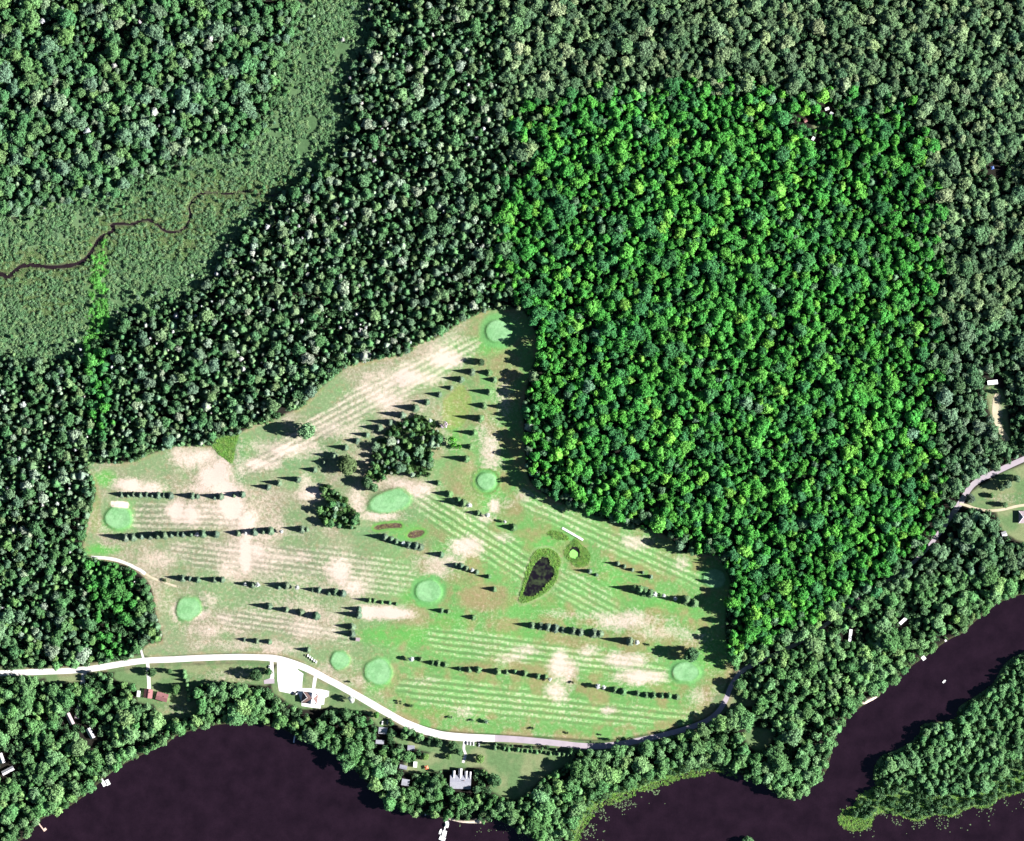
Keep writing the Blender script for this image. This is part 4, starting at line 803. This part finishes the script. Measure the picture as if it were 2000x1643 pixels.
# lily pads
def lily():
    mb = MB(); g = random.Random(4)
    def pad(px, py, r):
        x, y = W(px, py); n = 7; a0 = g.random()*6; mb.face(*[(x+r*g.uniform(.8, 1.15)*math.cos(a0+6.283*k/n), y+r*g.uniform(.8, 1.15)*math.sin(a0+6.283*k/n), -.74+.025*g.random()) for k in range(n)])
    xs = np.array([g.uniform(1120, 1300) for _ in range(5200)]); ys = np.array([g.uniform(1510, 1660) for _ in range(5200)]); d = sd(RIVER, xs, ys, 60); nn = fbm(xs, ys, 14, 81); den = ss(-62, -4, d)*ss(.50, .62, nn)
    for x, y, p in zip(xs, ys, den):
        if g.random() < p*.9: pad(x, y, g.uniform(.35, .9))
    xs = np.array([g.uniform(1640, 2100) for _ in range(5200)]); ys = np.array([g.uniform(1560, 1680) for _ in range(5200)]); d = sd(RIVER, xs, ys, 60); nn = fbm(xs, ys, 16, 91); den = ss(-45, -2, d)*ss(.48, .64, nn)*ss(.2, .8, (ys-1560)/60+(xs-1640)/400)
    for x, y, p in zip(xs, ys, den):
        if g.random() < p*.8: pad(x, y, g.uniform(.35, .8))
    xs = np.array([g.uniform(880, 1040) for _ in range(900)]); ys = np.array([g.uniform(1605, 1660) for _ in range(900)]); d = sd(LAKE, xs, ys, 60); den = ss(-30, -2, d)*ss(.42, .6, fbm(xs, ys, 12, 95))
    for x, y, p in zip(xs, ys, den):
        if g.random() < p*.7: pad(x, y, g.uniform(.3, .7))
    o = mb.build('lily_pads', plain('lily_leaf', (.10, .15, .07), .3, .3, .7, .2)); tag(o, 'scattered green lily pads floating along the marshy shores', 'lily pads', None, 'stuff')
lily()

# ------------------------------------------------------------------ buildings
def house(px, py, wpx, dpx, rot, label, roof='grey', kind='gable', wall_h=2.8, rise=2.2, name='house', cat='house', axis='x', wall=None, dorm=False, chimney=True):
    x, y = W(px, py); w_, d_ = wpx*M, dpx*M; root = empty(name, (x, y, 0), R(rot)); wm = wall or M_CREAM
    a, b = (w_/2-.35, d_/2-.35); mb = MB().box((0, 0, wall_h/2), (2*a, 2*b, wall_h))
    if kind == 'gable':
        if axis == 'x':
            for s in (-1, 1): mb.face((s*a, -b, wall_h), (s*a, b, wall_h), (s*a, 0, wall_h+rise*.9))
        else:
            for s in (-1, 1): mb.face((-a, s*b, wall_h), (a, s*b, wall_h), (0, s*b, wall_h+rise*.9))
    mb.build('wall', wm, root)
    A, B = w_/2, d_/2; rm = MB(); e = wall_h-.12; t = .18; top = wall_h+rise
    def slab(p):
        q = [(u, v, z+t) for u, v, z in p]; rm.face(*q); rm.face(*reversed(p)); n = len(p)
        for i in range(n): rm.face(p[i], p[(i+1) % n], q[(i+1) % n], q[i])
    if kind == 'gable' and axis == 'x':
        slab([(-A, -B, e), (A, -B, e), (A, 0, top), (-A, 0, top)]); slab([(A, B, e), (-A, B, e), (-A, 0, top), (A, 0, top)])
    elif kind == 'gable':
        slab([(A, -B, e), (A, B, e), (0, B, top), (0, -B, top)]); slab([(-A, B, e), (-A, -B, e), (0, -B, top), (0, B, top)])
    elif kind == 'flat':
        slab([(-A, -B, e), (A, -B, e), (A, B, e), (-A, B, e)])
    else:
        h = max(A-B, .2); slab([(-A, -B, e), (A, -B, e), (h, 0, top), (-h, 0, top)]); slab([(A, B, e), (-A, B, e), (-h, 0, top), (h, 0, top)]); slab([(A, -B, e), (A, B, e), (h, 0, top)]); slab([(-A, B, e), (-A, -B, e), (-h, 0, top)])
    ro = rm.build('roof', ROOFS[roof], root)
    if kind == 'gable': 
        L = (A if axis == 'x' else B); MB().box((0, 0, top+t+.02), (2*L, .3, .12) if axis == 'x' else (.3, 2*L, .12)).build('ridge_cap', ROOFS[roof], ro)
    if kind == 'hip':
        for sx in (-1, 1):
            for sy in (-1, 1): MB().tube((sx*A, sy*B, e+t+.05), (sx*h, 0, top+t+.05), .28, .28, 5).build('hip_cap', M_WHITE, ro)
    if chimney: MB().box((A*.35, B*.25, top-.2), (.7, .7, 1.9)).build('chimney', plain('brick_'+name, (.25, .13, .10), .2, 3), ro)
    dd = MB().box((0, -b-.03, 1.05), (1.0, .06, 2.1)).build('door', M_WHITE, root)
    for s in (-.6, .6):
        wi = MB().box((s*a, -b-.03, 1.6), (1.2, .06, 1.1)).build('window', M_GLASS, root); MB().box((s*a, -b-.05, 1.0), (1.4, .12, .1)).build('sill', M_WHITE, wi)
    return tag(root, label, cat), root, (A, B, e, top)
# clubhouse
_, ch, (A, B, e, top) = house(605.5, 1363, 31, 21, -8, 'clubhouse with brown hipped roof and pale cross gable on the white terrace', 'brown', 'hip', 3.2, 3.6, 'clubhouse', 'clubhouse', wall=M_WHITE, chimney=False)
g = MB(); t = .2
for s in (-1, 1):
    p = [(2.2, -B-.6, e+.5), (2.2, B+.6, e+.5), (2.2+s*4.0, B+.6, e-.1+.2), (2.2+s*4.0, -B-.6, e-.1+.2)]; p = [(u, v, z+(1.9 if abs(u-2.2) < .1 else 0)+.9) for u, v, z in p]
    q = [(u, v, z+t) for u, v, z in p]; g.face(*(q if s < 0 else q[::-1])); g.face(*p)
    for i in range(4): g.face(p[i], p[(i+1) % 4], q[(i+1) % 4], q[i])
g.build('cross_gable', ROOFS['pale'], ch)
# large lake house with three gabled wings
_, lh, (A, B, e, top) = house(899.5, 1527, 41, 27, -2, 'large grey roofed lake house with pale gabled wings', 'grey', 'gable', 4.2, 3.6, 'lake_house', 'house', 'x')
for k, wx in enumerate((-8.2, -.6, 6.2, 11.0)):
    ww = (3.4, 4.4, 3.6, 2.6)[k]; y0, y1 = 3.0, (13.2, 16.0, 13.2, 12.5)[k]; wg = MB().box((wx, (y0+y1)/2, 2.0), (ww-.5, y1-y0-.6, 4.0)); wg.build('wing_wall', M_WHITE, lh); rf = MB()
    for s in (-1, 1):
        p = [(wx, y0, 6.2), (wx, y1, 6.2), (wx+s*ww/2, y1, 4.1), (wx+s*ww/2, y0, 4.1)]; q = [(u, v, z+.18) for u, v, z in p]; rf.face(*(q if s < 0 else q[::-1])); rf.face(*p)
        for i in range(4): rf.face(p[i], p[(i+1) % 4], q[(i+1) % 4], q[i])
    rf.build('wing_roof', ROOFS['pale'], lh)
house(290, 1354.5, 17, 18, -7, 'small house with red-brown roof beside the pale driveway', 'red', 'gable', 2.8, 2.0, 'house', 'house', 'y')
house(317, 1361, 23, 16, -16, 'longer house with red-brown roof and little porch', 'red', 'gable', 2.8, 2.2, 'house', 'house', 'x')
house(137, 1404, 10, 24, 26, 'narrow pinkish grey roofed house in the western shore woods', 'pink', 'gable', 2.8, 1.8, 'house', 'house', 'y', chimney=False)
house(151, 1401, 9, 6, -8, 'small pinkish shed roof beside the driveway in the shore woods', 'pink', 'gable', 2.3, 1, 'shed', 'shed', 'x', chimney=False)
house(177, 1432, 10, 22, 28, 'pale roofed house in the western shore woods nearer the lake', 'pale', 'gable', 2.8, 1.8, 'house', 'house', 'y', chimney=False)
house(3, 1481, 10, 20, 20, 'white roofed cottage half hidden in the westernmost woods', 'pale', 'gable', 2.8, 1.5, 'house', 'house', 'y', chimney=False)
house(16, 1505, 25, 9, 28, 'long pale roof angled beside the westernmost cottage', 'pale', 'gable', 2.8, 1.4, 'house', 'house', 'x', chimney=False)
house(748, 1427, 17, 13, -6, 'slate blue cottage roof right behind the white road', 'grey', 'gable', 2.7, 1.7, 'cottage', 'cottage', 'x', chimney=False)
house(742, 1449, 16, 8, -4, 'small pale blue-grey shed roof below the upper cottage', 'grey', 'gable', 2.4, 1.0, 'cottage', 'cottage', 'x', chimney=False)
house(803, 1460.5, 14, 10, -3, 'square slate cottage roof on the lawn side', 'slate', 'gable', 2.5, .9, 'cottage', 'cottage', 'x', chimney=False)
house(788, 1498, 15, 8, -12, 'low grey shed roof between leafy trees near the lake', 'slate', 'gable', 2.4, 1.0, 'shed', 'shed', 'x', chimney=False)
house(792, 1528, 15, 13, -10, 'grey shore cottage roof beside the big spreading tree', 'grey', 'gable', 2.7, 1.6, 'cottage', 'cottage', 'x', chimney=False)
house(699, 1249, 8, 7, -8, 'small pink roofed shed on the turf beside spruces', 'pink', 'gable', 2.4, 1.0, 'shed', 'shed', 'x', chimney=False)
house(1998, 1010, 18, 24, 0, 'house with pink roof on the eastern lawn', 'pink', 'hip', 3, 2.4, 'house', 'house', chimney=False)
house(1961, 1043, 10, 10, 20, 'small pale roof among trees below the eastern lawn', 'pale', 'gable', 2.4, 1.2, 'shed', 'shed', chimney=False)
house(1573, 236, 6, 7, 30, 'tiny red roofed hut in the vivid green forest', 'red', 'gable', 2.2, .9, 'hut', 'hut', chimney=False)

# ------------------------------------------------------------------ vehicles and boats
def trailer(px, py, l, wd, rot, label, h=2.9):
    x, y = W(px, py); L, D = l*M, wd*M; root = empty('trailer', (x, y, 0), R(rot)); MB().box((0, 0, h/2+.35), (L, D, h-.3)).build('body', M_WHITE, root); MB().box((0, 0, h+.28), (L+.1, D+.1, .12), 0, .97).build('roof', M_WHITE, root)
    for s in (-.3, 0, .3): MB().box((s*L, -D/2-.02, h*.6), (1.0, .05, .8)).build('window', M_GLASS, root)
    for s in (-.15, .15):
        for k in (-1, 1): MB().tube((s*L, k*(D/2-.3), .35), (s*L, k*(D/2-.05), .35), .35, .35, 10).build('wheel', M_TYRE, root)
    MB().tube((L/2, 0, .5), (L/2+1.1, 0, .45), .08, .06).build('tow_bar', PAINT['dark'], root)
    return tag(root, label, 'trailer')
trailer(1938, 747, 20, 8.5, 6, 'long white trailer at the top of the tan track'); trailer(1763, 1213, 17, 6, 42, 'white trailer parked in the woods above the river bank'); trailer(1660.5, 1241, 24, 5.5, 84, 'long narrow white trailer under the trees beside the shaded road')
trailer(271, 1355, 12, 6, 84, 'white trailer beside the small red-brown house'); trailer(1615, 213, 8, 5, 20, 'little white trailer in the vivid green forest clearing'); trailer(1624, 222, 7, 5, -30, 'second little white trailer in the forest clearing beside the first'); trailer(1588, 271, 7, 5, 60, 'lone little white trailer below the forest clearing')
trailer(811, 1493, 11, 7, 86, 'white trailer on the lawn near the lake cottages')
def car_meshes():
    b = MB(); prof = [(-2.25, .35), (-2.3, .75), (-2.1, .95), (-1.3, 1.0), (1.15, .95), (2.1, .82), (2.25, .6), (2.22, .35)]; n = len(prof)
    for s in (-.88, .88): b.v += [(x, s, z) for x, z in prof]
    b.f += [tuple(range(n-1, -1, -1)), tuple(range(n, 2*n))]+[(i, (i+1) % n, n+(i+1) % n, n+i) for i in range(n)]
    c = MB(); q = [(-1.6, .98), (-1.1, 1.46), (.35, 1.48), (1.15, .98)]
    for s, k in ((-.82, .66), (.82, .66)): c.v += [(x, (s if z < 1.2 else math.copysign(k, s)), z) for x, z in q]
    c.f += [(3, 2, 1, 0), (4, 5, 6, 7)]+[(i, (i+1) % 4, 4+(i+1) % 4, 4+i) for i in range(4)]
    r = MB().box((-.38, 0, 1.49), (1.5, 1.28, .05)); wl = MB().tube((0, -.1, 0), (0, .1, 0), .33, .33, 12); hl = MB().box((0, 0, 0), (.06, .35, .14))
    return [m.mesh(nm) for m, nm in ((b, 'body'), (c, 'window_band'), (r, 'roof'), (wl, 'wheel'), (hl, 'headlight'))]
CM = car_meshes(); CM[1].materials.append(M_GLASS); CM[3].materials.append(M_TYRE); CM[4].materials.append(M_WHITE)
def car(px, py, rot, paint, label, group=None, z=.17):
    x, y = W(px, py); root = empty('parked_car', (x, y, z), R(rot))
    for me, nm in ((CM[0], 'body'), (CM[1], 'window_band'), (CM[2], 'roof')):
        if nm in ('body', 'roof'): me = me.copy(); me.materials.clear(); me.materials.append(PAINT[paint])
        link(nm, me, root)
    for sx in (-1.4, 1.4):
        for sy in (-.8, .8): link('wheel', CM[3], root).location = (sx, sy, .33)
    for sy in (-.6, .6): link('headlight', CM[4], root).location = (2.24, sy, .68)
    return tag(root, label, 'car', group)
for px, py, rt, p in ((913, 1451, 92, 'white'), (919, 1452, 88, 'white'), (925, 1452.5, 91, 'white'), (936, 1455, 88, 'silver')): car(px, py, rt, p, {'white': 'white car in the row parked nose to the road by the pale drive', 'silver': 'silver car parked apart at the end of the roadside row'}[p], 'cars parked by the pale drive' if p == 'white' else None)
car(747, 1412, 80, 'white', 'white car parked above the slate blue cottage', None, .02); car(757, 1411, 85, 'silver', 'silver car parked beside the white car at the upper cottage', None, .02)
car(580, 1355, 20, 'white', 'white car at the corner of the clubhouse and parking lot', None, .2); car(526, 1303, 80, 'silver', 'silver car on the dry grass west of the parking lot', None, .02)
car(573.5, 1354.5, 80, 'dark', 'black car at the lower corner of the parking lot', None, .2)
def cart_meshes():
    b = MB().box((0, 0, .5), (2.2, 1.1, .35), 0, .95); b.box((.85, 0, .8), (.5, 1.0, .35), 0, .85); s = MB().box((-.35, 0, .85), (.55, 1.0, .25)); s.box((-.62, 0, 1.15), (.12, 1.0, .5)); r = MB().box((-.1, 0, 1.9), (2.0, 1.25, .1), 0, .92)
    p = MB().tube((0, 0, .7), (0, 0, 1.88), .03, .03); wl = MB().tube((0, -.1, 0), (0, .1, 0), .25, .25, 10); return [m.mesh(n) for m, n in ((b, 'body'), (s, 'seat'), (r, 'canopy'), (p, 'post'), (wl, 'wheel'))]
GM = cart_meshes()
for me, m_ in zip(GM, (M_WHITE, M_CREAM, M_WHITE, PAINT['dark'], M_TYRE)): me.materials.append(m_)
for px, py in ((601.8, 1280.4), (605.8, 1283.4), (609.8, 1286.7), (614, 1289.8), (618, 1292.8)):
    x, y = W(px, py); root = empty('golf_cart', (x, y, float(terrain([px], [py])[0])), R(78), 1.25); tag(root, 'white golf cart in the slanting row beside the road', 'golf cart', 'golf carts parked by the road')
    link('body', GM[0], root); link('seat', GM[1], root); link('canopy', GM[2], root)
    for sx in (-.95, .75):
        for sy in (-.52, .52): link('post', GM[3], root).location = (sx, sy, 0)
    for sx in (-.8, .8):
        for sy in (-.5, .5): link('wheel', GM[4], root).location = (sx, sy, .25)
def dock(label, walk, plats, m, z=-.2):
    x, y = W(*walk[0][0]); root = empty('dock', (x, y, -.75))
    def loc(p): a = W(*p); return (a[0]-x, a[1]-y)
    for a, b, wd in walk:
        pa, pb = Vector(loc(a)), Vector(loc(b)); d = pb-pa; L = d.length; MB().box((*((pa+pb)/2), .62), (L, wd*M, .14), math.atan2(d.y, d.x)).build('walkway', m, root)
        for t in (.15, .5, .9):
            q = pa+d*t; nrm = Vector((-d.y, d.x)).normalized()*wd*M*.42
            for s in (-1, 1): MB().tube((q.x+s*nrm.x, q.y+s*nrm.y, -1.2), (q.x+s*nrm.x, q.y+s*nrm.y, .85), .09, .09, 6).build('post', M_BARK, root)
    for c, w_, d_, rt in plats:
        q = loc(c); MB().box((q[0], q[1], .625), (w_*M, d_*M, .16), R(rt)).build('platform', m, root)
    return tag(root, label, 'dock')
dock('white dock with wide stepped platform in the western bay', [((195.5,1517),(203,1530),4)], [((204,1531),9,9,28),((210,1528.5),8,11,28)], M_WHITE)
dock('long tan dock with a small end platform near the western shore', [((67,1597),(85,1621),2.4)], [((87.5,1620.5),7,5,38)], M_DECKT)
dock('short narrow white dock below the clubhouse shore trees', [((576,1436),(573.5,1451),2.4)], [], M_WHITE)
dock('long white dock with end platform off the small tan beach', [((872.5,1598),(866,1634),2.4)], [((864,1638),12,8,-25),((868,1628),8,11,-12)], M_WHITE)
dock('white river dock with square platform', [((1796,1273),(1803,1283),2.5)], [((1804,1285.5),7.5,8,38)], M_WHITE)
dock('short narrow river dock near the upstream bank', [((1840,1239),(1846,1250),2.6)], [((1847,1251.5),4,4,30)], M_DECK)
def boat(px, py, l, wd, rot, paint, label, canopy=False, name='boat'):
    x, y = W(px, py); L, D = l*M/2, wd*M/2; root = empty(name, (x, y, -.8), R(rot)); n = 9; b = MB(); top = []; bot = []
    for k in range(n):
        t = k/(n-1); xx = -L+2*L*t; ww = D*(1-max(0, (t-.55)/.45)**2.2)*(.9+.1*min(1, t*4)); top.append((xx, ww, .65+.15*t)); bot.append((xx*.95, ww*.65, 0))
    for k in range(n-1):
        for s in (1, -1):
            q = [(bot[k][0], s*bot[k][1], 0), (bot[k+1][0], s*bot[k+1][1], 0), (top[k+1][0], s*top[k+1][1], top[k+1][2]), (top[k][0], s*top[k][1], top[k][2])]; b.face(*(q if s < 0 else q[::-1]))
        b.face((bot[k][0], -bot[k][1], .02), (bot[k][0], bot[k][1], .02), (bot[k+1][0], bot[k+1][1], .02), (bot[k+1][0], -bot[k+1][1], .02))
    b.face((bot[0][0], -bot[0][1], 0), (bot[0][0], bot[0][1], 0), (top[0][0], top[0][1], top[0][2]), (top[0][0], -top[0][1], top[0][2])); b.build('hull', PAINT[paint], root)
    d = MB(); d.v = [(p[0]*.93, p[1]*.85, .42) for p in top]+[(p[0]*.93, -p[1]*.85, .42) for p in reversed(top)]; d.f = [tuple(range(len(d.v)))]; d.build('deck', M_DECK if canopy else M_WHITE, root)
    for t in (-.4, .15): MB().box((L*t, 0, .55), (.35, D*1.3, .12)).build('seat', M_CREAM, root)
    if canopy:
        MB().box((-L*.25, 0, 2.3), (L*.9, D*1.7, .08)).build('canopy', M_WHITE, root)
        for sx in (-.6, .15):
            for sy in (-.7, .7): MB().tube((L*sx, D*sy, .4), (L*sx, D*sy, 2.3), .03, .03).build('post', PAINT['dark'], root)
    return tag(root, label, 'boat')
boat(874, 1610, 15, 6.5, 78, 'white', 'white pontoon boat with canopy moored along the long white dock', True, 'pontoon_boat'); boat(861, 1624, 12, 5, 72, 'silver', 'grey boat moored on the outer side of the long white dock')
boat(1845, 1331, 9, 4, 40, 'white', 'small white boat out on the open river'); boat(821, 1587, 9, 4, 80, 'blue', 'blue boat drawn up at the sandy shore corner'); boat(831, 1590, 7, 3, 85, 'blue', 'small blue canoe on the shaded shore'); boat(846, 1590, 7, 3.4, 80, 'white', 'small white rowing boat on the shaded shore')
# footbridge
x, y = W(1118.5, 1043); br = empty('footbridge', (x, y, float(terrain([1118], [1043])[0])), R(-30)); L = 47*M
for k in range(30): MB().box((-L/2+(k+.5)*L/30, 0, .72), (L/30*.94, 2.1, .10)).build('plank', M_WHITE, br)
for s in (-1, 1):
    MB().box((0, s*1.0, .55), (L, .16, .22)).build('beam', M_DECK, br); MB().box((0, s*1.12, 1.55), (L, .10, .10)).build('handrail', M_WHITE, br)
    for k in range(8): MB().box((-L/2+.3+k*(L-.6)/7, s*1.12, .7), (.12, .12, 1.8)).build('post', M_WHITE, br)
tag(br, 'long white footbridge beside the reedy pool', 'footbridge')
# tarp shelter and awning
def shelter(px, py, s, paint, label):
    x, y = W(px, py); root = empty('canopy_tent', (x, y, 0), R(15)); a = s*M/2; mb = MB(); t = (0, 0, 3.1); c = [(-a, -a, 2.2), (a, -a, 2.2), (a, a, 2.2), (-a, a, 2.2)]
    for i in range(4): mb.face(c[i], c[(i+1) % 4], t)
    mb.build('canopy', PAINT[paint], root)
    for p in c: MB().tube((p[0]*.95, p[1]*.95, -.1), (p[0]*.95, p[1]*.95, 2.2), .04, .04).build('pole', M_WHITE, root)
    return tag(root, label, 'tent')
shelter(833, 1499, 7, 'orange', 'small orange canopy tent on the lawn near the cottages'); shelter(1938, 328, 6, 'blue', 'small blue canopy tent in the dark gap of the eastern woods')
